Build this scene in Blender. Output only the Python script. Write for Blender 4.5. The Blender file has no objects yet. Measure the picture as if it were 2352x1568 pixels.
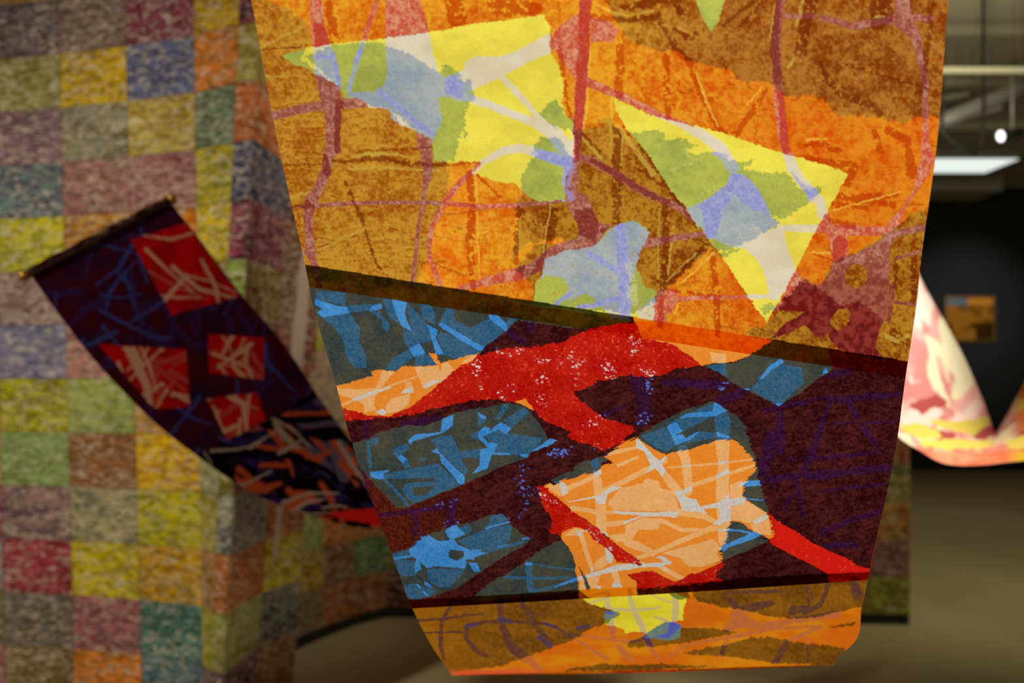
import bpy, math
import numpy as np
from mathutils import Vector

# ------------------------------------------------------------------ camera, world, lights, exposure
C = bpy.context.scene
FPX = 35.0 / 36.0 * 2352.0          # focal length in pixels of the 2352 wide frame
EYE, HOR = 1.5, 900.0               # eye height (m), row of the horizon

def P(px, py, d):
    """world point seen at pixel (px, py) and lying at distance d in front of the camera"""
    return ((px - 1176.0) / FPX * d, d, EYE + (HOR - py) / FPX * d)

cam = bpy.data.cameras.new('camera')
cam.lens = 35.0
cam.sensor_width = 36.0
cam.shift_y = (HOR - 784.0) / 2352.0
cam.clip_start = 0.05
cam.dof.use_dof = True
cam.dof.focus_distance = 1.10
cam.dof.aperture_fstop = 4.0
camo = bpy.data.objects.new('camera', cam)
camo.location = (0, 0, EYE)
camo.rotation_euler = (math.pi / 2, 0, 0)
C.collection.objects.link(camo)
C.camera = camo

C.view_settings.view_transform = 'Standard'
C.view_settings.look = 'None'
C.view_settings.exposure = 0.0
C.view_settings.gamma = 1.0
C.view_settings.use_curve_mapping = False

world = bpy.data.worlds.new('world')
C.world = world
world.use_nodes = True
bg = world.node_tree.nodes['Background']
bg.inputs[0].default_value = (1.0, 0.90, 0.66, 1)
bg.inputs[1].default_value = 0.085

def spot(name, loc, aim, power, angle, blend=0.6, radius=0.06, col=(1, 0.95, 0.86)):
    l = bpy.data.lights.new(name, 'SPOT')
    l.energy = power
    l.spot_size = math.radians(angle)
    l.spot_blend = blend
    l.shadow_soft_size = radius
    l.color = col
    o = bpy.data.objects.new(name, l)
    o.location = loc
    o.rotation_euler = (Vector(aim) - Vector(loc)).to_track_quat('-Z', 'Y').to_euler()
    C.collection.objects.link(o)
    return o

spot('spot_lamp_scroll', (0.25, 1.55, 3.70), (0.10, 1.06, 1.5), 268, 50, 0.8, 0.10, (1, 0.97, 0.92))
spot('spot_lamp_patchwork', (-3.0, -0.2, 4.3), (-1.75, 4.2, 1.30), 700, 56, 1.0, 0.15, (1, 0.95, 0.80))
spot('spot_lamp_pink_scroll', (1.80, 2.85, 3.0), (1.12, 3.2, 1.65), 400, 62, 1.0, 0.08, (1, 0.97, 0.92))
spot('spot_lamp_picture', (8.6, 15.2, 4.6), (8.6, 19.0, 2.9), 300, 50, 1.0, 0.10)
spot('fill_lamp_partition', (1.15, 2.75, 4.2), (-0.9, 5.2, 2.45), 340, 52, 1.0, 0.15, (1, 0.92, 0.76))  # added fill from the right for the fold's far side and the partition
spot('added_uplight_1', (1.2, 7.0, 3.45), (2.4, 9.5, 5.4), 150, 150, 1.0, 0.2, (1, 0.95, 0.74))  # unseen uplight, added over the partition to brighten the ceiling
spot('added_uplight_2', (3.4, 7.4, 3.45), (5.0, 12.0, 5.4), 220, 150, 1.0, 0.2, (1, 0.95, 0.74))  # second unseen uplight, added for the ceiling further right
spot('spot_lamp_floor', (3.3, 4.7, 5.1), (3.9, 8.4, 0.0), 330, 80, 1.0, 0.2, (1, 0.93, 0.72))

# ------------------------------------------------------------------ helpers
def lin(c):
    c = np.asarray(c, dtype=np.float64) / 255.0
    return np.where(c <= 0.04045, c / 12.92, ((c + 0.055) / 1.055) ** 2.4)

def vn(x, y, seed):
    """value noise, 0..1"""
    g = np.random.RandomState(seed).rand(256, 256)
    xi = np.floor(x).astype(np.int64); yi = np.floor(y).astype(np.int64)
    fx = x - xi; fy = y - yi
    fx = fx * fx * (3 - 2 * fx); fy = fy * fy * (3 - 2 * fy)
    x0 = xi & 255; x1 = (xi + 1) & 255; y0 = yi & 255; y1 = (yi + 1) & 255
    return (g[y0, x0] * (1 - fx) + g[y0, x1] * fx) * (1 - fy) + (g[y1, x0] * (1 - fx) + g[y1, x1] * fx) * fy

def fbm(x, y, s, seed, octv=4, gain=0.5, stretch=1.0):
    a, t, r = 1.0, 0.0, np.zeros_like(x)
    sx, sy = s * stretch, s
    for k in range(octv):
        r += a * vn(x / sx + 13.7 * k, y / sy + 7.3 * k, seed + k)
        t += a; a *= gain; sx *= 0.5; sy *= 0.5
    return r / t

def sst(a, b, x):
    t = np.clip((x - a) / (b - a), 0, 1)
    return t * t * (3 - 2 * t)

class Print:
    """ink masks of a printed sheet, in print coordinates"""
    def __init__(s, X, Y):
        s.X, s.Y = X, Y
        s.n = X.size
        s.wx = (fbm(X, Y, 9, 11, 3, 0.75) - 0.5) * 2
        s.wy = (fbm(X, Y, 9, 23, 3, 0.75) - 0.5) * 2
        s.bx = (0.75 * vn(X / 22, (Y + X * 0.45) / 3.2, 47) + 0.25 * vn(X / 9, (Y + X * 0.45) / 2.4, 48) - 0.5) * 2
    def zero(s):
        return np.zeros(s.n, dtype=bool)
    def _xy(s, j, box):
        pad = abs(j) * 1.2 + 2
        idx = np.nonzero((s.X > box[0] - pad) & (s.X < box[2] + pad) & (s.Y > box[1] - pad) & (s.Y < box[3] + pad))[0]
        if j < 0:   # dry brush edge
            return idx, s.X[idx] - j * s.bx[idx], s.Y[idx] - 0.4 * j * s.bx[idx]
        return idx, s.X[idx] + j * s.wx[idx], s.Y[idx] + j * s.wy[idx]
    def poly(s, M, pts, j=2.0, val=True):
        p = np.asarray(pts, dtype=float)
        idx, x, y = s._xy(j, (p[:, 0].min(), p[:, 1].min(), p[:, 0].max(), p[:, 1].max()))
        if idx.size == 0: return
        ins = np.zeros(idx.size, dtype=bool)
        q = np.roll(p, -1, axis=0)
        for (ax, ay), (bx, by) in zip(p, q):
            if ay == by: continue
            c = ((ay > y) != (by > y)) & (x < (bx - ax) * (y - ay) / (by - ay) + ax)
            ins ^= c
        M[idx[ins]] = val
    def stroke(s, M, pts, j=1.5, val=True):
        p = np.asarray(pts, dtype=float)
        w = p[:, 2].max() / 2
        idx, x, y = s._xy(j, (p[:, 0].min() - w, p[:, 1].min() - w, p[:, 0].max() + w, p[:, 1].max() + w))
        if idx.size == 0: return
        ins = np.zeros(idx.size, dtype=bool)
        for a, b in zip(p[:-1], p[1:]):
            dx, dy = b[0] - a[0], b[1] - a[1]
            L = dx * dx + dy * dy + 1e-9
            t = np.clip(((x - a[0]) * dx + (y - a[1]) * dy) / L, 0, 1)
            d2 = (x - a[0] - t * dx) ** 2 + (y - a[1] - t * dy) ** 2
            r = (a[2] + (b[2] - a[2]) * t) / 2
            ins |= d2 < r * r
        M[idx[ins]] = val
    def many(s, M, items, j=1.5, val=True):
        for it in items:
            (s.stroke if len(it[0]) == 3 else s.poly)(M, it, j, val)

def Z(x0, y0, items, k=3.92):
    """a list of outlines measured on an enlarged detail of the print"""
    out = []
    for it in items:
        out.append([tuple([x0 + q[0] / k, y0 + q[1] / k] + ([q[2] / k] if len(q) == 3 else [])) for q in it])
    return out

def mixc(a, b, t):
    t = np.asarray(t)[:, None]
    return a * (1 - t) + b * t

def L3(*c):
    return lin(c)[None, :]

# ------------------------------------------------------------------ print of the blue and red sheet
BW = [  # blue windows
 [(690,600),(1040,650),(1430,700),(1450,738),(1340,757),(1192,735),(1167,756),(1116,794),(1103,810),(1060,822),(1019,832),(1008,838),(955,842),(924,842),(909,853),(873,848),(853,853),(858,864),(802,880),(755,886),(680,640)],
 [(811,1018),(840,1008),(878,990),(930,977),(980,977),(1016,964),(1032,951),(1100,936),(1111,937),(1162,924),(1203,932),(1218,947),(1244,980),(1259,1006),(1284,1011),(1264,1021),(1218,1041),(1213,1050),(1193,1057),(1170,1065),(1142,1076),(1068,1110),(1055,1117),(953,1158),(927,1168),(910,1163),(887,1143),(851,1102),(833,1082),(815,1066)],
 [(880,1278),(943,1258),(953,1247),(984,1227),(1019,1214),(1047,1204),(1080,1201),(1129,1181),(1157,1179),(1178,1209),(1200,1226),(1222,1238),(1200,1255),(1132,1293),(1093,1321),(1055,1347),(1004,1367),(948,1379),(925,1366),(905,1334),(890,1306)],
 [(1290,1238),(1305,1255),(1318,1280),(1323,1314),(1328,1337),(1331,1358),(1090,1380),(1080,1372),(1119,1344),(1157,1321),(1200,1293),(1211,1283),(1244,1260),(1272,1247)],
 [(1612,839),(1655,833),(1681,833),(1711,822),(1780,778),(1900,800),(1915,843),(1890,863),(1860,884),(1842,899),(1801,924),(1788,932),(1778,927),(1748,912),(1732,904),(1681,879),(1650,853)],
 [(1632,922),(1642,922),(1678,945),(1696,960),(1714,981),(1719,1006),(1732,1044),(1739,1078),(1739,1100),(1746,1102),(1753,1133),(1761,1163),(1766,1180),(1723,1157),(1700,1140),(1700,1112),(1710,1097),(1728,1074),(1722,1059),(1709,1036),(1690,1018),(1680,1014),(1639,1016),(1582,1034),(1527,1046),(1500,1034),(1474,1018),(1462,1004),(1477,993),(1497,978),(1540,958),(1579,940)],
 [(1679,1196),(1705,1201),(1728,1219),(1753,1230),(1740,1236),(1766,1240),(1741,1250),(1715,1265),(1659,1287),(1649,1283),(1656,1270),(1664,1240),(1672,1214)],
 [(1339,1059),(1402,1043),(1408,1051),(1385,1061),(1382,1074),(1344,1089),(1303,1099),(1272,1109),(1267,1104),(1293,1089),(1313,1082)],
]
OW = [  # orange windows
 [(755,884),(802,879),(858,863),(853,852),(873,848),(909,852),(924,841),(955,841),(1008,837),(1019,831),(1060,821),(1103,811),(1075,836),(1062,838),(1032,860),(996,895),(970,913),(945,934),(914,946),(894,955),(853,955),(815,944),(780,937)],
 [(985,812),(1000,812),(1012,838),(1004,838)],
 [(1252,1115),(1282,1105),(1303,1099),(1344,1089),(1377,1079),(1405,1061),(1390,1050),(1436,1015),(1464,1004),(1476,1015),(1502,1031),(1527,1043),(1582,1031),(1639,1013),(1684,1010),(1695,1015),(1715,1036),(1730,1059),(1736,1074),(1718,1097),(1707,1112),(1705,1138),(1723,1153),(1764,1179),(1769,1194),(1776,1232),(1766,1238),(1748,1227),(1728,1219),(1705,1201),(1679,1196),(1672,1214),(1664,1240),(1656,1270),(1656,1288),(1626,1306),(1588,1321),(1549,1335),(1524,1324),(1498,1309),(1476,1301),(1461,1281),(1430,1260),(1402,1240),(1372,1212),(1339,1189),(1318,1176),(1298,1158),(1287,1148),(1262,1128)],
 [(1290,1222),(1318,1209),(1349,1217),(1364,1240),(1390,1258),(1410,1278),(1415,1291),(1440,1291),(1478,1301),(1500,1310),(1470,1314),(1440,1318),(1462,1335),(1463,1375),(1331,1380),(1328,1337),(1323,1314),(1318,1280),(1305,1255),(1290,1237)],
 [(1440,700),(1720,745),(1780,778),(1714,820),(1681,831),(1655,833),(1612,839),(1579,812),(1543,790),(1475,775)],
 [(1182,922),(1205,915),(1221,932),(1226,945),(1206,932)],
]
RW = [  # red windows
 [(780,937),(815,944),(853,955),(894,955),(914,946),(945,934),(970,913),(996,895),(1032,860),(1067,834),(1100,816),(1140,805),(1165,799),(1223,797),(1300,782),(1330,765),(1360,757),(1410,740),(1460,745),(1543,785),(1579,812),(1612,839),(1553,845),(1522,861),(1487,866),(1451,861),(1400,871),(1376,873),(1346,891),(1315,901),(1335,922),(1374,950),(1392,963),(1422,968),(1453,981),(1460,990),(1440,1001),(1436,1015),(1400,1029),(1379,1034),(1353,1021),(1315,1009),(1305,1003),(1310,993),(1277,975),(1246,963),(1223,942),(1213,930),(1182,924),(1136,917),(1085,920),(1057,924),(1032,931),(998,936),(960,949),(924,957),(878,959),(780,968)],
 [(1234,1117),(1252,1113),(1262,1128),(1287,1148),(1318,1176),(1339,1189),(1372,1212),(1402,1240),(1430,1260),(1461,1281),(1485,1300),(1440,1292),(1415,1291),(1408,1278),(1388,1258),(1362,1240),(1349,1217),(1318,1210),(1288,1228),(1262,1226),(1267,1202),(1265,1184),(1247,1163),(1242,1143)],
 [(1440,1316),(1475,1310),(1500,1309),(1524,1324),(1549,1335),(1588,1321),(1626,1306),(1656,1288),(1664,1293),(1655,1310),(1640,1325),(1662,1332),(1600,1340),(1500,1350),(1461,1352),(1463,1335)],
 [(1768,1179),(1789,1199),(1822,1217),(1863,1245),(1904,1265),(1944,1281),(1975,1301),(2010,1309),(2010,1340),(1910,1340),(1899,1316),(1863,1296),(1822,1276),(1779,1253),(1764,1242),(1776,1230),(1770,1194)],
]
W2 = (Z(700,620,[  # bare paper lines
 [(95,260),(320,330),(385,325),(400,385),(160,425),(105,380),(160,350),(95,315)],[(600,330),(690,300),(695,350),(580,370)],
 [(780,255),(920,290),(900,400),(970,560),(870,500),(820,390)],[(1105,490),(1195,540),(1180,610),(1250,760),(1180,760),(1150,640)],
 [(1030,655),(1090,750),(985,780),(935,710)],[(1235,495,42),(1400,600,50),(1568,700,46)],
 [(450,1165,30),(600,1110,32),(770,1055,16)],[(905,1065),(980,1065),(975,1100),(865,1115)],[(1060,1050),(1130,1000),(1320,975),(1330,990),(1230,1000),(1080,1065)],
 [(635,1275),(700,1245),(745,1280),(695,1310)],
 [(1240,1340),(1335,1300),(1330,1400),(1240,1470),(1070,1510),(980,1540),(950,1568),(930,1530),(1000,1480),(1220,1460),(1230,1400)]])
 + Z(1060,700,[[(0,300,45),(200,400,45)],[(245,80),(320,90),(410,170),(415,250),(360,210),(250,130)],
 [(140,960),(220,1000),(220,1040),(165,1010)],
 [(150,1140),(210,1095),(260,1110),(255,1135),(350,1050),(450,1110),(405,1165),(330,1120),(190,1185),(240,1240),(325,1245),(290,1330),(440,1335),(440,1350),(270,1350),(235,1470),(100,1520),(160,1440),(170,1300),(240,1290),(160,1210)],
 [(800,1200),(870,1210),(760,1290),(620,1340),(640,1310)],[(525,1345),(600,1340),(600,1380),(530,1360)]])
 + Z(800,1000,[[(745,140),(800,115),(830,160),(1050,370),(1040,450),(1000,430),(830,230),(820,165)],[(440,200),(480,170),(530,215),(490,245)],
 [(200,325),(380,310),(310,350),(330,390),(240,390),(195,360)],
 [(550,1020),(600,990),(640,920),(720,895),(810,950),(920,940),(870,870),(900,810),(970,800),(1055,890),(950,930),(980,980),(1110,1030),(1200,1025),(1190,1045),(1265,1060),(1140,1090),(1130,1115),(1050,1115),(1070,1140),(1050,1195),(900,1185),(780,1175),(710,1195),(640,1130),(655,1200),(600,1240),(600,1150),(610,1110),(560,1080)],
 [(400,1095),(560,1080),(570,1095),(410,1115)],[(1085,1140),(1160,1150),(1190,1225),(1150,1230),(1110,1200)],
 [(600,1330),(630,1335),(665,1375),(640,1375)],[(680,1315),(710,1320),(765,1365),(730,1370),(690,1345)],[(665,1395),(690,1400),(720,1445),(690,1435)],
 [(1240,835,14),(1400,790,16),(1530,750,16)],[(1350,1000,10),(1430,985,10)]])
 + Z(1160,1000,[[(160,930,16),(300,915,14),(500,895,16)],[(180,1140),(245,1140),(245,1165),(185,1170)],[(460,1360,16),(560,1320,24),(660,1290,30)],
 [(485,410),(545,430),(570,520),(515,540)],[(790,320),(870,305),(870,345),(800,380)],
 [(535,565),(585,590),(770,550),(870,535),(880,505),(960,460),(1050,465),(920,530),(905,615),(830,610),(800,560),(580,600)],
 [(980,675),(1200,690),(1390,690),(1560,680),(1550,740),(1380,725),(1240,730),(1070,800),(1065,770),(1240,722),(1000,705)],
 [(645,865),(720,850),(690,880),(685,905),(655,905)],[(770,1180),(790,1185),(795,1240),(770,1235)],
 [(850,860),(920,880),(935,980),(975,1090),(960,1150),(920,1150),(900,1000)],
 [(640,1280),(760,1245),(940,1185),(1000,1165),(1250,1140),(1260,1180),(960,1230),(760,1280),(670,1300)],
 [(975,1325),(1030,1320),(1060,1365),(960,1365)],[(820,1355),(860,1355),(860,1380),(830,1380)],[(720,850,18),(860,845,18)]])
 + Z(1400,700,[[(1370,660,20),(1440,580,36),(1540,505,46)],[(1210,760),(1260,745),(1250,780)],
 [(940,880),(970,880),(1060,955),(940,1005),(780,1005),(625,1020),(700,975),(930,960)],
 [(510,1095),(600,1050),(660,1140),(590,1170),(660,1165),(690,1200),(790,1140),(815,1140),(720,1220),(590,1260),(560,1180)],
 [(960,1140),(1080,1180),(1085,1205),(965,1185)]])
 + Z(1740,700,[[(150,890),(240,875),(200,915)],[(610,560),(640,600),(580,635)]])
 + Z(1460,1000,[[(980,410),(1130,400),(1130,450),(970,460)],[(970,570,8),(1150,580,12)],[(820,850,22),(940,855,18),(1040,880,18)],
 [(770,1000),(1010,890),(1060,865),(1140,885),(1080,925),(830,1010),(790,1050)],
 [(0,30),(40,40),(160,180),(215,225),(265,185),(285,200),(235,250),(270,320),(245,375),(175,295),(95,340),(135,265),(80,150),(10,110)],
 [(345,500),(430,490),(505,450),(515,490),(435,525),(450,560),(540,570),(580,635),(750,600),(840,520),(845,565),(960,560),(1000,580),(960,615),(860,640),(855,740),(860,765),(810,775),(760,805),(690,795),(755,745),(750,650),(610,660),(650,705),(540,685),(385,670),(415,655),(375,560)],
 [(425,268),(500,262),(500,282),(425,285)],[(740,232),(830,225),(830,245),(740,262)],[(725,360),(840,295),(840,340),(725,395)],[(905,465),(970,410),(980,445)],
 [(1035,780),(1190,700),(1195,735),(1110,790)],
 [(175,1100),(235,1080),(330,1140),(310,1160),(240,1170),(310,1215),(285,1220),(215,1180),(0,1190),(0,1155),(260,1140),(210,1105)],
 [(750,850,18),(820,850,18)],[(735,1020),(800,995),(800,1040)]]))
H2 = (Z(700,620,[  # half tone lines
 [(110,190),(370,200),(360,320),(95,260)],[(390,320),(690,300),(690,350),(400,385)],
 [(150,430),(400,385),(500,520),(490,650),(555,770),(555,880),(450,880),(380,800),(340,620),(260,510)],
 [(590,370),(680,370),(690,410),(770,490),(740,570),(710,530),(690,450)],[(690,240),(780,255),(840,420),(870,490),(760,430)],
 [(920,290),(1110,490),(1150,640),(1030,660),(960,560)],[(890,530),(1000,570),(1030,655),(940,710),(890,640)],[(1030,300),(1130,310),(1180,400),(1170,500),(1060,430)],
 [(1195,500),(1280,340),(1340,350),(1350,450),(1490,520),(1568,510),(1568,690),(1400,590)],[(1220,550),(1400,620),(1568,720),(1568,760),(1350,800),(1250,760),(1190,600)],
 [(930,720),(985,780),(900,840),(820,910),(720,890),(800,790)],[(990,760),(1110,760),(1210,850),(990,860)],
 [(290,1060),(470,1075),(640,1060),(700,900),(810,910),(650,1100),(620,1200),(640,1260),(540,1290),(530,1210),(440,1160),(300,1120)],
 [(340,1215,22),(450,1165,22),(800,1030,22),(1010,960,14)],
 [(990,870),(1200,860),(1220,920),(1240,840),(1290,830),(1340,900),(1320,975),(1060,1050),(1010,930)],[(720,1230),(780,1160),(950,1110),(940,1200),(850,1280),(750,1290)],
 [(900,1010),(950,1000),(980,1060),(910,1070)],[(1430,810),(1540,765),(1568,780),(1420,850)]])
 + Z(1060,700,[[(0,190),(80,210),(180,150),(240,130),(360,210),(400,250),(200,400),(0,290)],[(430,120),(500,125),(420,210),(400,160)],
 [(380,1040),(580,910),(620,960),(450,1110)],[(330,1120),(450,1160),(740,1200),(620,1330),(330,1330),(300,1250),(200,1180)],
 [(90,1160),(150,1140),(160,1220),(90,1190)],[(140,980),(220,1040),(150,1110)],[(380,890),(430,900),(350,1030),(300,1040)]])
 + Z(800,1000,[[(400,120),(530,70),(550,110),(480,170),(530,215),(570,290),(510,290),(440,200),(400,160)],
 [(310,350),(800,250),(860,300),(1010,440),(600,610),(520,560),(490,480),(520,430),(780,410),(780,380),(330,390)],
 [(330,400,25),(430,500,25),(540,630,25)],[(220,20),(280,30),(250,100),(200,60)],[(180,60,30),(200,280,30)],
 [(840,0),(930,0),(1000,140),(1180,120),(1180,200),(1010,200),(1080,310),(1050,360),(860,180),(740,40)],
 [(1250,40),(1360,80),(1568,80),(1568,180),(1310,160),(1270,60)],[(640,205),(700,200),(705,225),(650,230)],
 [(380,1100),(600,1130),(600,1260),(500,1270),(420,1220)],[(710,1200),(1050,1200),(1020,1260),(900,1370),(800,1360),(720,1300)],
 [(440,1380),(580,1330),(800,1400),(720,1460),(560,1470)],[(1000,830),(1090,800),(1110,850),(1060,890)],
 [(980,950),(1240,840),(1480,800),(1450,950),(1300,1050),(1100,1020)],[(1250,1040,30),(1568,960,30)],[(370,1080),(560,1020),(560,1080),(400,1095)],
 [(1290,720),(1400,700),(1440,780),(1240,830)]])
 + Z(1160,1000,[[(215,1170,60),(220,1300,56),(235,1400,60)],[(245,1150,10),(420,1185,16),(620,1205,18)],[(0,1275,30),(260,1285,26),(600,1280,20)],[(240,1400,30),(460,1360,24)],
 [(800,190,70),(820,260,80)],
 [(370,450),(480,410),(540,550),(480,540),(420,500)],[(830,400,80),(860,620,90),(870,850,90)],[(560,480,50),(700,420,40),(800,370,40)],[(900,490,50),(1100,400,50),(1290,300,50)],
 [(920,610),(1040,470),(1230,440),(1250,400),(1280,380),(1380,410),(1400,470),(1510,500),(1540,640),(1300,680),(980,670)],
 [(600,650,40),(830,690,40),(980,690,30)],[(930,800,50),(1070,780,40)],[(930,900),(1080,880),(1080,810),(1240,740),(1400,750),(1300,850),(1200,850),(1140,940),(1000,960)],
 [(690,900,46),(740,1080,40),(785,1200,36)],[(1100,960,70),(1300,1040,60)],[(520,900),(640,830),(740,850),(650,900)],[(800,1150),(910,1060),(920,1160),(880,1190),(800,1210)],
 [(990,1240,60),(1010,1320,60)],[(680,1300),(860,1260),(820,1370),(670,1390)],[(880,150),(1200,90),(1180,120),(900,190)],[(1000,260),(1200,180),(1210,200),(1010,290)]])
 + Z(1400,700,[[(900,420),(1050,445),(1050,530),(920,520)],[(870,550),(1050,530),(1060,650),(1000,620)],[(1390,620),(1568,520),(1568,900),(1480,890),(1350,800),(1260,760),(1380,660)],
 [(280,1180),(500,1100),(570,1200),(590,1270),(520,1320),(420,1290)],[(500,1080),(700,980),(940,880),(940,1000),(660,1140),(600,1050)],
 [(940,1000),(1060,970),(1090,1040),(1080,1180),(960,1150)],[(650,1270),(720,1220),(820,1140),(950,1150),(960,1190),(720,1240)]])
 + Z(1740,700,[[(0,660),(70,600),(100,520),(400,560),(420,700),(240,870),(190,905),(0,800)]])
 + Z(1460,1000,[[(420,130,100),(455,230,80),(470,400,80),(480,500,70)],[(780,60,130),(790,250,100),(780,500,120),(790,800,110),(790,950,90)],
 [(250,340,70),(330,440,80),(430,560,80)],[(0,360,50),(100,310,45),(270,230,40)],[(500,450,40),(720,380,40),(1060,270,26)],[(290,290,14),(740,250,20),(1060,215,14)],
 [(0,430),(60,430),(170,400),(240,500),(350,510),(390,660),(350,680),(0,680)],[(390,690,60),(600,720,60),(720,780,40)],
 [(0,1110,40),(200,1040,40),(450,930,50),(640,850,50),(750,800,40)],[(240,770,40),(420,850,40),(600,850,30),(760,850,20)],
 [(850,650),(1000,590),(1060,620),(1180,700),(1030,790),(960,770),(860,760)],[(850,440),(960,400),(960,520),(1000,560),(850,560)],
 [(230,1060),(700,930),(760,1000),(730,1060),(760,1130),(600,1180),(480,1180),(400,1100)],[(220,1180,40),(420,1290,50)],[(0,980,70),(150,1060,60)],
 [(1030,800),(1200,740),(1220,900),(1070,870)],[(30,760),(240,740),(200,850),(60,840)]]))
HOLES = Z(800,1000,[[(920,1025),(1040,1040),(1040,1090),(980,1130),(910,1100),(900,1060)],[(580,470),(780,450),(700,530),(590,540)]])
INDIGO = (Z(1740,700,[[(50,950,40),(350,890,50),(600,830,30),(760,850,70),(1000,830,60),(1300,800,40)],[(650,840,60),(600,1000,40),(560,1150,70),(480,1350,80)],
 [(620,1070,20),(900,1060,22),(1270,1055,22)],[(250,1390,30),(700,1370,40),(1100,1320,40)],[(80,1550,30),(700,1500,40),(1200,1450,40)],[(950,1100,50),(1050,1230,70)],
 [(200,980,80),(200,1300,90)],[(600,640,50),(820,600,60)],[(830,900,60),(900,1000,60)],[(560,1150,70),(420,1480,70)]])
 + Z(1720,1000,[[(130,420,50),(400,370,50),(720,370,30),(1270,290,60)],[(420,380,40),(490,730,40)],[(640,500,24),(900,470,24),(1240,440,30)],[(380,540,50),(320,650,50)],
 [(650,880,50),(900,770,50),(1180,680,50)],[(700,990,50),(960,980,60)],[(540,180,60),(500,340,40)],[(200,0,100),(120,330,100)]])
 + Z(800,1000,[[(270,720,40),(600,680,40),(900,640,50)],[(610,680,60),(600,880,60)],[(940,600,80),(920,800,80)],[(130,340,30),(250,740,24),(370,1080,20)]])
 + Z(1060,700,[[(600,120,60),(640,230,60)],[(1240,1000,30),(1450,920,30)],[(440,240,70),(540,330,70)]])
 + Z(1400,700,[[(240,640,120),(320,900,120),(300,1050,100)],[(500,700,60),(900,720,90),(1080,720,60)],[(1000,870,100),(1200,780,80)]])
 + Z(700,620,[[(560,1350,50),(550,1500,50)],[(900,1400,80),(1200,1330,60)]]))
SPARK = (Z(1060,700,[[(280,430,40),(420,435,60),(640,420,60)],[(980,420,50),(1000,540,70),(1040,640,80),(1080,720,60)],[(1280,510,80),(1320,620,90)],[(1530,320,90),(1540,420,70)],
 [(140,560,70),(150,700,50),(170,820,60)],[(640,710,70),(760,660,60)],[(720,800,60),(740,900,60)],[(1130,1080,50),(1290,1000,40)],[(360,820,60),(480,740,60)],
 [(640,480,30),(1100,520,40),(1300,560,40)],[(40,920,60),(150,940,40)],[(840,1340,110),(1000,1300,60)],[(1190,1330,90),(1230,1300,60)],[(480,1520,60),(590,1400,50)]])
 + Z(1160,1000,[[(190,190,50),(170,300,100),(180,480,110),(180,620,70)],[(280,490,50),(360,560,50),(500,600,20)],[(0,770,20),(130,740,40),(200,640,40)],[(780,850,40),(840,950,50),(920,1000,60),(960,1060,40)],[(1120,1180,70),(1260,1170,60)]])
 + Z(1400,700,[[(0,560,80),(20,640,80)],[(215,310,120),(225,420,100)],[(280,540,80),(370,640,70)],[(260,1020,90),(350,1030,60)],[(340,720,70),(360,800,60)],[(1040,700,60),(1000,780,60)]])
 + Z(800,1000,[[(880,820,90),(980,790,80)],[(600,940,70),(720,900,60)],[(1500,330,80),(1550,600,60)],[(700,660,40),(960,600,60)]]))
DARKBLUE = Z(1160,1000,[[(665,1185,8),(710,1270,20),(750,1370,40)]])

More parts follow.
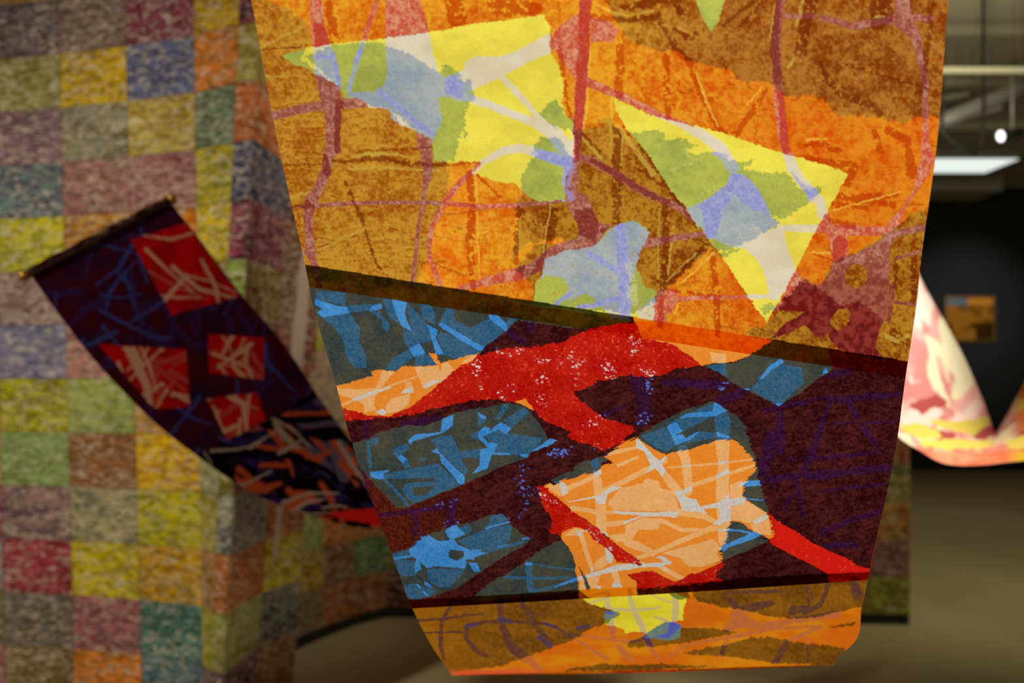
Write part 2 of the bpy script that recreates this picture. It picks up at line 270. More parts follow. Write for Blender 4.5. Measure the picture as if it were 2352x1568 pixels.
def colour_middle(X, Y):
    p = Print(X, Y)
    bw, ow, rw = p.zero(), p.zero(), p.zero()
    h, w, ind, sp, db, hole = (p.zero() for _ in range(6))
    p.many(rw, RW[:2], 6); p.many(rw, RW[2:], -13)
    p.many(bw, BW[:5], 4.5); p.many(bw, BW[5:7], -8); p.many(bw, BW[7:], -6)
    p.many(ow, OW[:2], 4); p.many(ow, OW[2:3], -9); p.many(ow, OW[3:], 3.5)
    p.many(h, H2, 1.2); p.many(w, W2, 1.4); p.many(hole, HOLES, 1.2); p.many(ind, INDIGO, 5); p.many(sp, SPARK, 16); p.many(db, DARKBLUE, 2)
    p.stroke(rw, [(2034,1165,3),(2010,1265,7),(1999,1325,9)], 0.5)
    w &= ~hole; h &= ~hole
    n1 = fbm(X, Y, 40, 101, 5, 0.6)
    n2 = fbm(X, Y, 4.0, 131, 2, 0.7)
    n3 = fbm(X + Y * 0.5, Y, 7, 151, 3, 0.7, 2.0)
    n2s, n1s = sst(0.25, 0.75, n2), sst(0.3, 0.7, n1)
    purple = mixc(L3(46, 10, 16), L3(88, 36, 32), np.clip(0.36 + 1.3 * (n3 - 0.5) + 0.5 * (n2s - 0.5) + 0.35 * (n1s - 0.5), 0, 1))
    leftg = sst(1150, 880, X) * sst(1000, 1120, Y)
    purple = mixc(purple, mixc(L3(74, 20, 14), L3(108, 42, 18), n2s), leftg * 0.8)
    indc = mixc(L3(46, 12, 44), L3(54, 24, 84), sst(0.2, 0.8, n2))
    col = np.where(ind[:, None], mixc(purple, indc, 0.62 * sst(0.25, 0.5, n1 * 0.5 + n2 * 0.5)), purple)
    red = mixc(L3(176, 10, 8), L3(212, 42, 24), n2s * 0.5 + n1s * 0.45)
    red = np.where((h & (n2 > 0.45))[:, None], mixc(red, L3(206, 60, 62), 0.6 * np.ones(p.n)), red)
    rr = sst(1700, 1800, X) * sst(1150, 1180, Y)
    red = mixc(red, L3(224, 32, 22), rr)
    col = np.where(rw[:, None], red, col)
    fleck = rw & (n2 > 0.80) & (n1 > 0.42)
    col = np.where(fleck[:, None], L3(232, 110, 60), col)
    blue0 = mixc(L3(46, 62, 66), L3(88, 84, 66), np.clip(n2s * 0.45 + n1s * 0.45, 0, 1))
    blue1 = mixc(L3(34, 88, 130), L3(78, 112, 134), n2s * 0.6 + n1s * 0.2)
    blue2 = mixc(L3(48, 128, 208), L3(88, 160, 228), n2s * 0.5 + n1s * 0.4)
    blue = np.where(w[:, None], blue2, np.where(h[:, None], blue1, blue0))
    col = np.where(bw[:, None], blue, col)
    o0 = mixc(L3(240, 136, 34), L3(244, 152, 58), n2s * 0.6 + n1s * 0.4)
    o1 = mixc(L3(238, 172, 102), L3(246, 190, 126), n2s * 0.6 + n1s * 0.4)
    o2 = mixc(L3(204, 200, 192), L3(218, 214, 206), n2s)
    og = np.where(w[:, None], o2, np.where(h[:, None], o1, o0))
    og = np.where((db & (n2 > 0.3))[:, None], blue0, og)
    col = np.where(ow[:, None], og, col)
    n4 = fbm(X + Y * 0.6, Y - X * 0.2, 4.2, 171, 2, 0.8, 1.7)
    den = fbm(X, Y, 26, 181, 2, 0.6)
    s = sp & (n4 + 0.5 * (den - 0.5) > 0.70) & ~ow
    sc = np.where(rw[:, None], L3(228, 208, 200), L3(90, 120, 200))
    mid = np.where(rw[:, None], L3(192, 50, 56), L3(56, 28, 76))
    col = np.where((sp & (n4 + 0.5 * (den - 0.5) > 0.56) & ~ow & ~bw)[:, None], mid, col)
    col = np.where((s & ~bw)[:, None], sc, col)
    return col

# ------------------------------------------------------------------ print of the orange and yellow sheet
YEL = [
 [(650,127),(700,112),(765,100),(880,88),(985,75),(1060,60),(1144,48),(1235,36),(1250,34),(1265,65),(1262,110),(1270,130),(1286,158),(1295,190),(1290,235),(1300,262),(1315,278),(1318,330),(1315,372),(1300,409),(1299,460),(1235,462),(1200,440),(1182,420),(1140,418),(1110,405),(1085,398),(1110,372),(996,371),(992,320),(958,301),(917,286),(899,273),(892,252),(861,247),(843,245),(836,230),(790,222),(782,199),(736,176),(703,156),(680,150),(662,138)],
 [(1411,227),(1480,258),(1533,276),(1584,286),(1641,301),(1692,316),(1760,339),(1800,352),(1829,360),(1903,380),(1947,399),(1903,483),(1872,529),(1829,615),(1798,677),(1778,710),(1760,740),(1717,679),(1679,620),(1643,570),(1623,544),(1615,529),(1597,513),(1577,478),(1544,442),(1518,401),(1482,345),(1431,286),(1411,242)],
 [(1595,-10),(1668,-10),(1650,45),(1635,75),(1615,45)],
 [(1411,519),(1436,508),(1457,506),(1482,519),(1493,534),(1480,560),(1467,585),(1462,610),(1475,650),(1505,672),(1500,742),(1225,702),(1230,649),(1245,630),(1253,595),(1274,585),(1291,577),(1345,570),(1375,557),(1388,536)],
]
ROADS = [
 [(723,-20,26),(730,60,32),(738,102,40),(748,165,50),(757,215,50),(765,260,37),(766,340,32),(755,357,28),(750,390,24),(731,434,26),(714,462,30),(708,493,24),(711,544,19),(714,575,21),(722,608,17),(735,665,17)],
 [(605,272,20),(700,248,21),(760,240,22),(836,236,24)],[(640,595,12),(705,580,14)],
 [(873,-20,12),(835,94,11),(800,206,12)],
 [(886,-10),(960,-10),(975,30),(985,76),(992,110),(1006,165),(1018,178),(1050,168),(1065,165),(1078,212),(1078,235),(1055,232),(1030,222),(1006,225),(1010,250),(1017,275),(1010,290),(998,314),(993,330),(960,340),(958,301),(917,286),(899,273),(892,252),(861,247),(843,245),(836,230),(800,222),(800,212),(870,210),(884,191),(891,165),(886,120)],
 [(1018,178),(1050,168),(1068,158),(1066,145),(1090,130),(1145,130),(1180,120),(1225,97),(1250,82),(1265,75),(1274,110),(1262,122),(1225,138),(1160,170),(1145,180),(1100,200),(1078,212),(1050,225)],
 [(1080,225,18),(1160,255,19),(1230,283,20),(1270,305,34),(1300,340,40)],[(1150,175,14),(1190,215,14),(1230,262,12),(1262,295,16)],
 [(1345,-20,30),(1341,102,28),(1336,178,28),(1329,275,24),(1324,332,22),(1318,400,24),(1312,440,26)],
 [(1312,40),(1330,30),(1328,178),(1318,178),(1290,140),(1265,100),(1275,70)],[(1358,40),(1400,50),(1420,70),(1410,95),(1358,97)],
 [(1350,188,22),(1411,214,18),(1475,245,16),(1528,270,14),(1577,291,18),(1615,311,24),(1653,339,28),(1684,385,28)],
 [(1577,478),(1628,455),(1669,424),(1684,396),(1707,401),(1760,470),(1775,500),(1790,515),(1760,530),(1715,558),(1675,567),(1640,548),(1600,515)],
 [(1795,-20,18),(1782,90,22),(1785,180,20),(1790,235,24),(1797,300,24),(1805,345,18),(1812,360,22),(1820,385,26),(1838,412,22),(1868,445,22),(1884,465,24),(1890,490,24),(1900,512,20)],
 [(1795,524,16),(1885,524,18),(1960,530,24),(2040,530,20)],
 [(1680,566),(1720,550),(1760,531),(1796,516),(1811,575),(1826,615),(1811,656),(1785,690),(1770,690),(1762,650),(1753,620),(1735,590),(1712,572)],
 [(1540,688,16),(1600,684,9),(1785,680,9)],[(1895,520,26),(1925,540,40),(1928,575,40),(1930,595,30)],
 [(2070,-20,30),(2075,50,40),(2105,85,22),(2115,140,18),(2125,190,14),(2125,260,14),(2126,330,18),(2130,370,30),(2120,395,26),(2100,440,8),(2075,480,8),(2055,510,22),(2040,530,16)],
 [(1885,40,14),(1960,60,16),(2050,45,20),(2140,40,14)],[(1870,36,10),(1800,38,10)],
 [(1826,618),(1845,640),(1880,655),(1905,620),(1915,600),(1950,590),(2010,560),(2035,540),(2060,530),(2130,513),(2130,530),(2060,542),(2040,575),(2045,600),(2040,660),(2036,720),(2020,760),(2010,800),(2045,835),(1960,812),(1925,800),(1905,780),(1870,770),(1850,745),(1820,762),(1770,778),(1800,745),(1850,715),(1775,712),(1795,685)],
 [(2055,590),(2115,572),(2115,580),(2055,600)],[(2058,695,8),(2110,700,8)],[(2050,660,14),(2040,740,10),(2050,770,14)],
 [(1108,373,14),(1098,383,14),(1067,409,14),(1044,434,14),(1024,462,13),(1011,488,12),(993,519,12),(985,557,11),(987,590,11),(998,621,11),(1011,655,11)],
 [(1108,373,14),(1151,348,18),(1190,340,20),(1225,348,22),(1265,362,26),(1300,374,26)],
 [(690,474,9),(799,467,9),(875,465,8),(977,465,9),(1036,468,11),(1113,475,12),(1190,470,10),(1253,466,7),(1300,460,6)],
 [(975,300,28),(979,360,26),(983,390,22),(975,440,10),(971,470,9),(963,510,9),(957,560,9),(950,620,9),(946,660,9)],
 [(1040,668,8),(1070,659,14),(1138,641,22),(1184,631,30),(1228,615,28),(1261,585,24),(1291,567,24),(1330,560,24),(1360,566,20)],
 [(1299,450),(1312,435),(1330,442),(1348,450),(1360,478),(1375,513),(1405,515),(1388,536),(1368,560),(1345,570),(1327,544),(1327,518),(1310,485)],
 [(1335,362,16),(1360,370,18),(1406,394,18),(1467,434,18),(1523,460,16),(1564,480,16),(1590,503,8)],
 [(1466,585,10),(1462,530,10)],[(1470,560,24),(1500,556,18),(1538,549,16),(1615,536,12)],
 [(1411,519),(1457,506),(1493,534),(1467,585),(1462,610),(1448,650),(1450,700),(1440,735),(1400,728),(1385,706),(1358,680),(1340,672),(1308,668),(1297,640),(1253,632),(1240,641),(1253,595),(1291,577),(1345,570),(1375,557)],
 [(1520,672,18),(1520,745,22)],[(1542,680,30),(1535,712,20)],[(1462,716),(1512,674),(1515,742),(1470,732)],
 [(1310,685,10),(1350,660,14)],
]
DARK = [
 [(560,-20),(650,15),(690,40),(712,70),(716,100),(690,130),(720,160),(782,199),(790,222),(843,245),(892,252),(917,286),(958,301),(992,320),(1030,372),(1032,420),(1010,480),(985,520),(978,600),(960,640),(1000,665),(690,640)],
 [(700,130),(760,103),(880,96),(887,107),(925,115),(960,135),(985,148),(1008,168),(1020,150),(1055,165),(1062,190),(1085,182),(1080,195),(1090,222),(1078,240),(1068,270),(1072,330),(1060,300),(1050,345),(1045,365),(996,371),(958,301),(892,252),(790,222),(782,199)],
 [(1238,262),(1260,240),(1280,230),(1300,262),(1320,280),(1320,300),(1270,290)],[(1225,330),(1240,318),(1280,315),(1310,360),(1360,380),(1330,470),(1300,545),(1205,560),(1170,600),(1195,520),(1180,480),(1197,440),(1200,400),(1215,372),(1235,360)],
 [(1318,300),(1370,290),(1395,270),(1420,290),(1460,330),(1480,345),(1518,401),(1577,478),(1615,529),(1640,560),(1600,600),(1545,650),(1520,680),(1460,720),(1225,700),(1225,650),(1180,620),(1230,560),(1290,560),(1330,440)],
 [(1440,304),(1472,303),(1500,298),(1528,308),(1520,322),(1560,318),(1605,336),(1575,340),(1580,355),(1640,352),(1690,372),(1740,365),(1705,387),(1760,398),(1806,395),(1830,428),(1860,432),(1896,428),(1885,438),(1855,466),(1800,505),(1765,488),(1790,512),(1760,535),(1700,562),(1660,577),(1640,582),(1625,548),(1577,478),(1518,401)],
 [(1640,590),(1680,572),(1705,572),(1660,592)],[(1590,-20),(1672,-20),(1635,80)],
 [(1380,-20),(1405,30),(1421,61),(1444,94),(1503,112),(1554,120),(1590,143),(1625,150),(1679,163),(1702,191),(1760,186),(1806,224),(1870,217),(1900,237),(1923,265),(1990,265),(2018,270),(2074,283),(2112,268),(2190,268),(2200,-20)],
 [(2130,478),(2095,490),(2060,520),(2010,552),(1960,582),(1915,600),(1880,655),(1845,640),(1800,690),(1760,745),(1700,765),(1740,775),(2130,840)],
 [(1743,705),(1768,700),(1790,705),(1762,720),(1764,738)],
]
LAV = [
 [(870,208,10),(915,245,12),(960,285,12),(996,310,10)],[(1020,180),(1048,172),(1060,190),(1063,222),(1052,228),(1035,218),(1022,215)],
 [(764,120,8),(775,170,10),(778,200,12)],[(724,132,8),(764,130,9)],[(818,140,10),(826,118,11)],
 [(1225,352,10),(1265,362,24),(1297,370,22)],[(1310,370,26),(1300,420,18),(1312,455,14)],
 [(1679,399),(1707,401),(1735,424),(1760,468),(1760,488),(1730,483),(1702,462),(1687,445),(1661,488),(1643,547),(1623,549),(1615,498),(1607,470),(1628,455),(1669,424)],
 [(1818,397,6),(1845,428,10),(1868,434,8)],[(1848,430),(1880,436),(1866,462),(1858,466)],
 [(1424,512,24),(1429,570,26),(1434,620,28),(1436,735,26)],[(1350,580,12),(1418,622,14)],[(1330,704,10),(1360,702,10),(1424,684,12)],[(1275,700,8),(1310,672,10)],[(1640,352,8),(1670,358,8)],
]
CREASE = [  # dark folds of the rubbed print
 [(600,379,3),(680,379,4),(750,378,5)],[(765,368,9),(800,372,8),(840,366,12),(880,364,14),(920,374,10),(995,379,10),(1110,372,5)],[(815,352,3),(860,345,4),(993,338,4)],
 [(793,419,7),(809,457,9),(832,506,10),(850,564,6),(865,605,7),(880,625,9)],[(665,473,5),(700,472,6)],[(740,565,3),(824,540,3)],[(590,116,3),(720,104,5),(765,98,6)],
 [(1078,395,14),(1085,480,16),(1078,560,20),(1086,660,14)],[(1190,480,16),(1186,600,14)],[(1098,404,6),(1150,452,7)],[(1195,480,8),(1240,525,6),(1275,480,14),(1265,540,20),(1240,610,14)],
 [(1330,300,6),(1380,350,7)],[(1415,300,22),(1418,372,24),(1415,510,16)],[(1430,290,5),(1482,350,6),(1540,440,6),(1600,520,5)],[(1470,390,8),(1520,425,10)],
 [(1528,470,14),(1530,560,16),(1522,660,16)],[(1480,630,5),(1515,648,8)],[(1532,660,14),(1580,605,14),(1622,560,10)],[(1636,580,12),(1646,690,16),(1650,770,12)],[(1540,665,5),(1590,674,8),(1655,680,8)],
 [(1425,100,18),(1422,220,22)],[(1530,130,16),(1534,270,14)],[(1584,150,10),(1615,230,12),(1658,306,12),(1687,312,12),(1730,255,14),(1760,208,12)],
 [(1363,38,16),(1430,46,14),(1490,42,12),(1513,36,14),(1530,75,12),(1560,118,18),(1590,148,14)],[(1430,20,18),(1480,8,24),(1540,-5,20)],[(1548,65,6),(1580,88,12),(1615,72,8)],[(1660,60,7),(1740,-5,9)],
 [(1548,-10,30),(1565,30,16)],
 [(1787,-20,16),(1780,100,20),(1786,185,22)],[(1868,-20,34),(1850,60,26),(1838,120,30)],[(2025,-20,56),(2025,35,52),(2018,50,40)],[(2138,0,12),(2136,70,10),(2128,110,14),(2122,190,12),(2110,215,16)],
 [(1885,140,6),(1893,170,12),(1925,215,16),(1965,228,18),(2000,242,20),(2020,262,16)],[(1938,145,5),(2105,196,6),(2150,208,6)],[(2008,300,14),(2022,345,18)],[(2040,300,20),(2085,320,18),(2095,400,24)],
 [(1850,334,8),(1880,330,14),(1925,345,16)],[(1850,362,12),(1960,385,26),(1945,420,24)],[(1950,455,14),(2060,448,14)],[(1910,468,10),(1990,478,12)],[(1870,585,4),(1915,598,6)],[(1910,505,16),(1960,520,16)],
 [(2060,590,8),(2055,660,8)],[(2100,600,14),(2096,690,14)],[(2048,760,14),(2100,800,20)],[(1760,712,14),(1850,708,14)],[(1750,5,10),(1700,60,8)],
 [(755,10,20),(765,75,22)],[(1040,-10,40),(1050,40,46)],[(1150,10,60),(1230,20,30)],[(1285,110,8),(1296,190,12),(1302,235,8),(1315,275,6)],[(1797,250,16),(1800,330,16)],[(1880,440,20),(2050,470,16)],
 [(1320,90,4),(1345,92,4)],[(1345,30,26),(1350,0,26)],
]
PALE_FOLD = [  # pale fold lines of the print
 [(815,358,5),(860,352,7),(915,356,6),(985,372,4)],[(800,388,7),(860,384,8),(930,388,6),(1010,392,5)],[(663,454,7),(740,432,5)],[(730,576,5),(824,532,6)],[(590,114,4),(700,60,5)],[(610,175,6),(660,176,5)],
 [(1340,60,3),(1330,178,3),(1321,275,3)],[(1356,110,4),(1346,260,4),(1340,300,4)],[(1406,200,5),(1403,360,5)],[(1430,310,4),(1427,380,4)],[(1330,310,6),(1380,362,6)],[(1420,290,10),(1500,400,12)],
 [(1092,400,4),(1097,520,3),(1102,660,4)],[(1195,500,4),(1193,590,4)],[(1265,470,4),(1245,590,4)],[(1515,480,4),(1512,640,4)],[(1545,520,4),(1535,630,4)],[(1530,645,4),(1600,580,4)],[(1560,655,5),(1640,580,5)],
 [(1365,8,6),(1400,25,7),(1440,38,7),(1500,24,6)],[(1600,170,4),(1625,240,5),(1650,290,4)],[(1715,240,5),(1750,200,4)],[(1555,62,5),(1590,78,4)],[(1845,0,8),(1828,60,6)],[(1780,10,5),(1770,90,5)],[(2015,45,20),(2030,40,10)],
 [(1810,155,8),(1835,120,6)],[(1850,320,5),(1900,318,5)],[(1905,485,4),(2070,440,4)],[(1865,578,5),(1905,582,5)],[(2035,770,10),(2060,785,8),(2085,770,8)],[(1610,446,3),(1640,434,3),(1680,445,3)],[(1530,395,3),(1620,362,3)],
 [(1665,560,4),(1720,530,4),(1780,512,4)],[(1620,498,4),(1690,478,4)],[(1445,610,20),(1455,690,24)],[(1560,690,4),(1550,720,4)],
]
REDR = [  # roads printed in strong red
 [(1345,-20,30),(1341,102,26),(1336,178,26),(1329,275,22),(1322,360,20)],[(779,235,18),(775,345,16)],[(735,66,28),(742,100,36)],[(1795,220,20),(1805,345,16)],[(1360,368,12),(1430,408,14),(1470,436,14),(1535,465,12)],
 [(745,360,14),(752,395,20)],[(705,470,24),(720,474,8)],[(1318,480),(1360,478),(1378,513),(1365,555),(1330,540),(1322,510)],[(1190,640,18),(1200,610,16)],[(1220,648,14),(1240,605,18)],[(1526,550,14),(1530,542,14)],[(1518,690,12),(1516,745,14)],
 [(1380,530,10),(1405,525,10)],[(830,70,8),(845,40,10)],[(1560,110,16),(1600,155,12)],[(2025,-20,50),(2022,40,40)],[(1930,560,34),(1925,590,28)],
]
BLOBS = [[(1942,620),(1965,603),(1985,612),(1994,630),(1985,655),(1965,664),(1940,652)],[(1905,735),(1925,710),(1945,705),(1955,720),(1945,750),(1925,760),(1910,750)],[(2018,790),(2030,735),(2050,745),(2100,735),(2100,835),(2040,820)],[(1893,772),(1902,765),(1912,795),(1890,800)],[(1830,575),(1900,560),(1915,600),(1900,640),(1875,655),(1845,640)]]
def colour_upper(X, Y):
    p = Print(X, Y)
    yel, road, drk, lav, cr, gl, rr = (p.zero() for _ in range(7))
    p.many(yel, YEL, 5); p.many(road, ROADS, 3); p.many(drk, DARK, 10); p.many(road, BLOBS, 4, False); p.many(lav, LAV, 2.5)
    p.many(cr, CREASE, 6); p.many(gl, PALE_FOLD, 4); p.many(rr, REDR, 5)
    n1 = fbm(X, Y, 60, 301, 5, 0.62, 1.3)
    n2 = fbm(X, Y, 12, 331, 3, 0.7)
    n3 = fbm(X, Y, 5, 351, 2, 0.8)
    a = sst(0.30, 0.72, 0.5 * n1 + 0.35 * n2 + 0.15 * n3)
    b = sst(0.25, 0.75, 0.4 * n2 + 0.6 * n3)
    och = mixc(L3(228, 160, 38), L3(204, 82, 8), np.clip(a * 0.85 + (b - 0.5) * 0.3, 0, 1))
    hot = sst(1180, 1050, X) * sst(360, 420, Y)
    och = mixc(och, mixc(L3(238, 168, 44), L3(226, 102, 8), a), np.clip(hot * 0.8, 0, 1))
    rgt = sst(1500, 1800, X)
    och = mixc(och, mixc(L3(224, 140, 32), L3(208, 72, 6), a), rgt)
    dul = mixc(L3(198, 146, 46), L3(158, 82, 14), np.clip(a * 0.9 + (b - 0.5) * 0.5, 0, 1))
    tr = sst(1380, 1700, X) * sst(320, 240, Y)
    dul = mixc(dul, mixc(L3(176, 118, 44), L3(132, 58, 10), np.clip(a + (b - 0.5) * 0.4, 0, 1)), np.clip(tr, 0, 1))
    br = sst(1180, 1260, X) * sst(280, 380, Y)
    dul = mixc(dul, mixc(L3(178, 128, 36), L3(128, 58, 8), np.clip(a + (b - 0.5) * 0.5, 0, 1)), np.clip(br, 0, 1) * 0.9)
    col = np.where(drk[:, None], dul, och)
    wv = np.abs(fbm(X, Y, 34, 391, 3, 0.55, 4.5) - 0.5); wk = (wv < 0.016 + 0.02 * (n1 - 0.45)) & (X < 1120) & (Y > 90) | (wv < 0.010) & (X > 1560)
    wk2 = (np.abs(fbm(X, Y + 5, 34, 391, 3, 0.55, 4.5) - 0.5) < 0.012) & (X < 1120) & (Y > 90)
    col = np.where((wk2 & (n3 > 0.4))[:, None], mixc(col, L3(214, 176, 66), 0.45 * np.ones(p.n)), col)
    col = np.where((wk & (n3 > 0.35))[:, None], mixc(col, L3(158, 62, 6), 0.5 * np.ones(p.n)), col)
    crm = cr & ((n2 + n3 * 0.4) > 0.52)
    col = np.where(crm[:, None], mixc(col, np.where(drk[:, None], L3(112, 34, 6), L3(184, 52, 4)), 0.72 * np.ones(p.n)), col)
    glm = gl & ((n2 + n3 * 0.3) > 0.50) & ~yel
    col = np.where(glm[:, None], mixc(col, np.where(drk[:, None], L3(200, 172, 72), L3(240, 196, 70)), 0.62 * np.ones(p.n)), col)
    rd = mixc(L3(196, 80, 56), L3(218, 152, 122), sst(0.35, 0.75, 0.5 * n2 + 0.5 * n3))
    rdd = mixc(L3(150, 76, 62), L3(186, 132, 116), sst(0.35, 0.75, 0.5 * n2 + 0.5 * n3))
    low = sst(1780, 1860, X) * sst(580, 660, Y)
    deep = p.zero(); p.poly(deep, [(1800,690),(1830,640),(1890,665),(1930,700),(1975,690),(2010,720),(2030,735),(2045,840),(1760,790)], 8)
    rdd = mixc(rdd, mixc(L3(132, 58, 48), L3(166, 92, 74), sst(0.3, 0.7, n2)), low)
    rdd = np.where(deep[:, None], mixc(L3(104, 24, 24), L3(140, 52, 46), sst(0.3, 0.7, n2)), rdd)
    roadc = np.where(drk[:, None], rdd, rd)
    mott = road & ~yel
    col = np.where(mott[:, None], roadc, col)
    rrm = mott & (rr | cr) & ((n2 * 0.5 + n3 * 0.5) > 0.40)
    col = np.where(rrm[:, None], mixc(col, np.where(drk[:, None], L3(118, 14, 14), L3(180, 34, 24)), 0.75 * np.ones(p.n)), col)
    lm = lav & mott & (n2 > 0.42)
    col = np.where(lm[:, None], mixc(col, L3(150, 140, 196), 0.75 * np.ones(p.n)), col)
    s = sst(0.3, 0.7, n1)
    y0 = mixc(L3(222, 208, 74), L3(238, 226, 84), s)
    y1 = mixc(L3(146, 158, 74), L3(184, 192, 84), np.clip(0.6 * s + 0.4 * b, 0, 1))
    w0 = mixc(L3(214, 202, 170), L3(222, 214, 192), s)
    w1 = mixc(L3(138, 154, 172), L3(176, 184, 182), np.clip(0.55 * s + 0.45 * b, 0, 1))
    la = mixc(L3(136, 142, 204), L3(164, 168, 212), b)
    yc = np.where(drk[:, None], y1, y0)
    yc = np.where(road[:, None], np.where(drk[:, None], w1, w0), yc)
    yc = np.where(lav[:, None], np.where(drk[:, None], la, mixc(la, L3(206, 196, 204), 0.6 * np.ones(p.n))), yc)
    yc = np.where((gl & drk & (n2 > 0.45))[:, None], mixc(yc, L3(208, 206, 160), 0.45 * np.ones(p.n)), yc)
    # rubbed grain of the ochre print breaking into the window
    gm = yel & (X > 1225) & (X < 1560) & (Y > 520) & (n3 * 0.5 + n2 * 0.5 > 0.66) & ~lav
    col = np.where(yel[:, None], yc, col)
    col = np.where(gm[:, None], mixc(col, L3(176, 120, 60), 0.55 * np.ones(p.n)), col)
    return col

# ------------------------------------------------------------------ print of the lowest sheet
LY = Z(920,1300,[[(1560,260),(2400,220),(2420,640),(2200,605),(1990,560),(1840,520),(1830,460),(1980,430),(1860,380),(1680,330)]]) + Z(1440,1300,[[(-20,180),(360,200),(540,290),(510,380),(505,480),(440,500),(230,560),(-20,610)]])
LD = (Z(920,1300,[[(0,340),(800,300),(1600,260),(1690,330),(1860,380),(1980,430),(1830,520),(1650,590),(1580,650),(1320,750),(1150,810),(900,900),(430,960),(0,500)],[(1470,930),(1800,880),(2370,895),(2370,935),(1500,945)]])
 + Z(1440,1300,[[(560,200),(2200,80),(2200,340),(1700,460),(1500,480),(1250,440),(930,380),(780,350),(640,320)],[(500,780),(900,700),(1100,640),(1300,640),(1500,680),(1960,735),(1940,900),(1300,870),(1000,820),(560,790)],
 [(0,690),(160,620),(490,550),(740,560),(1030,590),(800,640),(500,690),(200,730),(0,725)],[(0,890),(300,875),(850,910),(0,935)],[(1800,550),(2060,500),(2050,530),(1820,555)],[(350,230),(560,230),(560,300),(440,290)]]))
LR = (Z(920,1300,[[(900,350,60),(920,550,60),(1000,720,90),(1120,820,100)],[(1100,350,60),(1220,540,50),(1350,710,50)],[(110,490,24),(380,475,24),(600,440,24),(740,430,20)],[(600,560,40),(590,640,40),(680,760,40),(780,810,30)],
 [(600,520,30),(900,490,36),(1300,520,30),(1400,550,30),(1570,650,26),(1850,830,40)],[(370,480,30),(360,720,40),(390,840,24)],[(1150,830,60),(1250,930,60)],[(1130,440,20),(1280,430,20)],[(1860,300,50),(1890,500,60),(1920,660,50)],
 [(2060,270,40),(2110,420,50),(2170,530,60),(2200,620,50),(2260,740,40),(2320,830,40)],[(1700,330,20),(1830,290,20)],[(1870,380,20),(2110,400,30),(2350,370,16)],[(1450,600,16),(2040,680,24),(2300,640,16)],[(1960,720,50),(2080,840,40)],[(440,380,40),(380,470,30)],[(1590,560,30),(1690,540,30)],[(100,600,14),(600,590,20)]])
 + Z(1440,1300,[[(230,260,16),(400,330,16)],[(430,260,50),(440,360,60),(430,470,60)],[(250,460,24),(360,490,30)],[(1620,170,24),(1640,400,30)],[(1840,100,36),(1740,350,50),(1600,420,40)],[(900,560,70),(1000,480,150),(1200,540,60),(1500,490,50),(1900,430,60)],
 [(950,640,30),(1300,560,40),(1740,540,30)],[(1740,545,40),(1480,660,40)],[(380,820,24),(500,720,24),(900,640,24),(1300,570,30)],[(900,660,40),(850,800,50)],[(1440,690,50),(1340,860,60)],[(1630,640,24),(1630,860,24)],[(930,300,60),(1000,400,80),(1300,330,60)],[(1500,400,90),(1600,380,60)],[(880,240,30),(1400,220,30)],[(2080,250,110),(2050,180,90)]]))
LB = Z(1440,1300,[[(190,590),(350,500),(490,520),(480,640),(380,665),(160,650)]]) + Z(920,1300,[[(1840,410),(1980,410),(1900,480),(1830,470)]])
LP = Z(1440,1300,[[(385,500),(480,500),(470,560),(380,640),(230,650),(360,600)],[(160,620,40),(220,720,36)]]) + Z(920,1300,[[(1590,560,26),(1690,540,26)],[(1850,420,20),(1910,425,20)],[(590,540,30),(700,520,24)],[(890,480,40),(990,500,36)],[(1290,515,28),(1400,550,26)],[(1240,640,30),(1350,710,40)]])
def colour_lower(X, Y):
    p = Print(X, Y)
    y, d, r, bl, pe = (p.zero() for _ in range(5))
    p.many(y, LY, 4); p.many(d, LD, 5); p.many(r, LR, 2.5); p.many(bl, LB, 3); p.many(pe, LP, 2.5)
    n1 = fbm(X, Y, 40, 501, 4, 0.6, 2.0); n2 = fbm(X, Y, 6, 531, 3, 0.7)
    s, b = sst(0.3, 0.7, n1), sst(0.3, 0.7, n2)
    lf = sst(1900, 1000, X)
    o = mixc(L3(222, 140, 20), L3(216, 106, 18), s)
    dk = mixc(L3(150, 98, 22), L3(108, 66, 16), np.clip(0.6 * s + 0.5 * b - 0.05, 0, 1))
    dk = mixc(dk, L3(178, 112, 12), sst(1150, 960, X) * 0.55)
    col = np.where(d[:, None], dk, o)
    col = np.where(r[:, None], np.where(d[:, None], mixc(L3(116, 72, 40), L3(92, 58, 52), b), mixc(L3(206, 116, 46), L3(194, 110, 66), b)), col)
    col = np.where((pe & d)[:, None], L3(86, 62, 92), col)
    yc = mixc(L3(224, 210, 44), L3(238, 224, 60), s)
    yc = np.where(r[:, None], L3(206, 190, 132), yc)
    yc = np.where(d[:, None], L3(128, 138, 44), yc)
    col = np.where((y & ~(d & (X > 1600)))[:, None], yc, col)
    col = np.where(bl[:, None], mixc(L3(104, 130, 122), L3(120, 140, 130), b), col)
    col = np.where((pe & (bl | y))[:, None], L3(88, 98, 190), col)
    rim = sst(1532, 1546, Y + (X - 1100) * 0.028) * sst(1300, 1150, X)
    return mixc(col, L3(228, 92, 50), rim)

# ------------------------------------------------------------------ materials
def new_mat(name):
    m = bpy.data.materials.new(name); m.use_nodes = True
    nt = m.node_tree; nt.nodes.clear()
    out = nt.nodes.new('ShaderNodeOutputMaterial')
    return m, nt, out

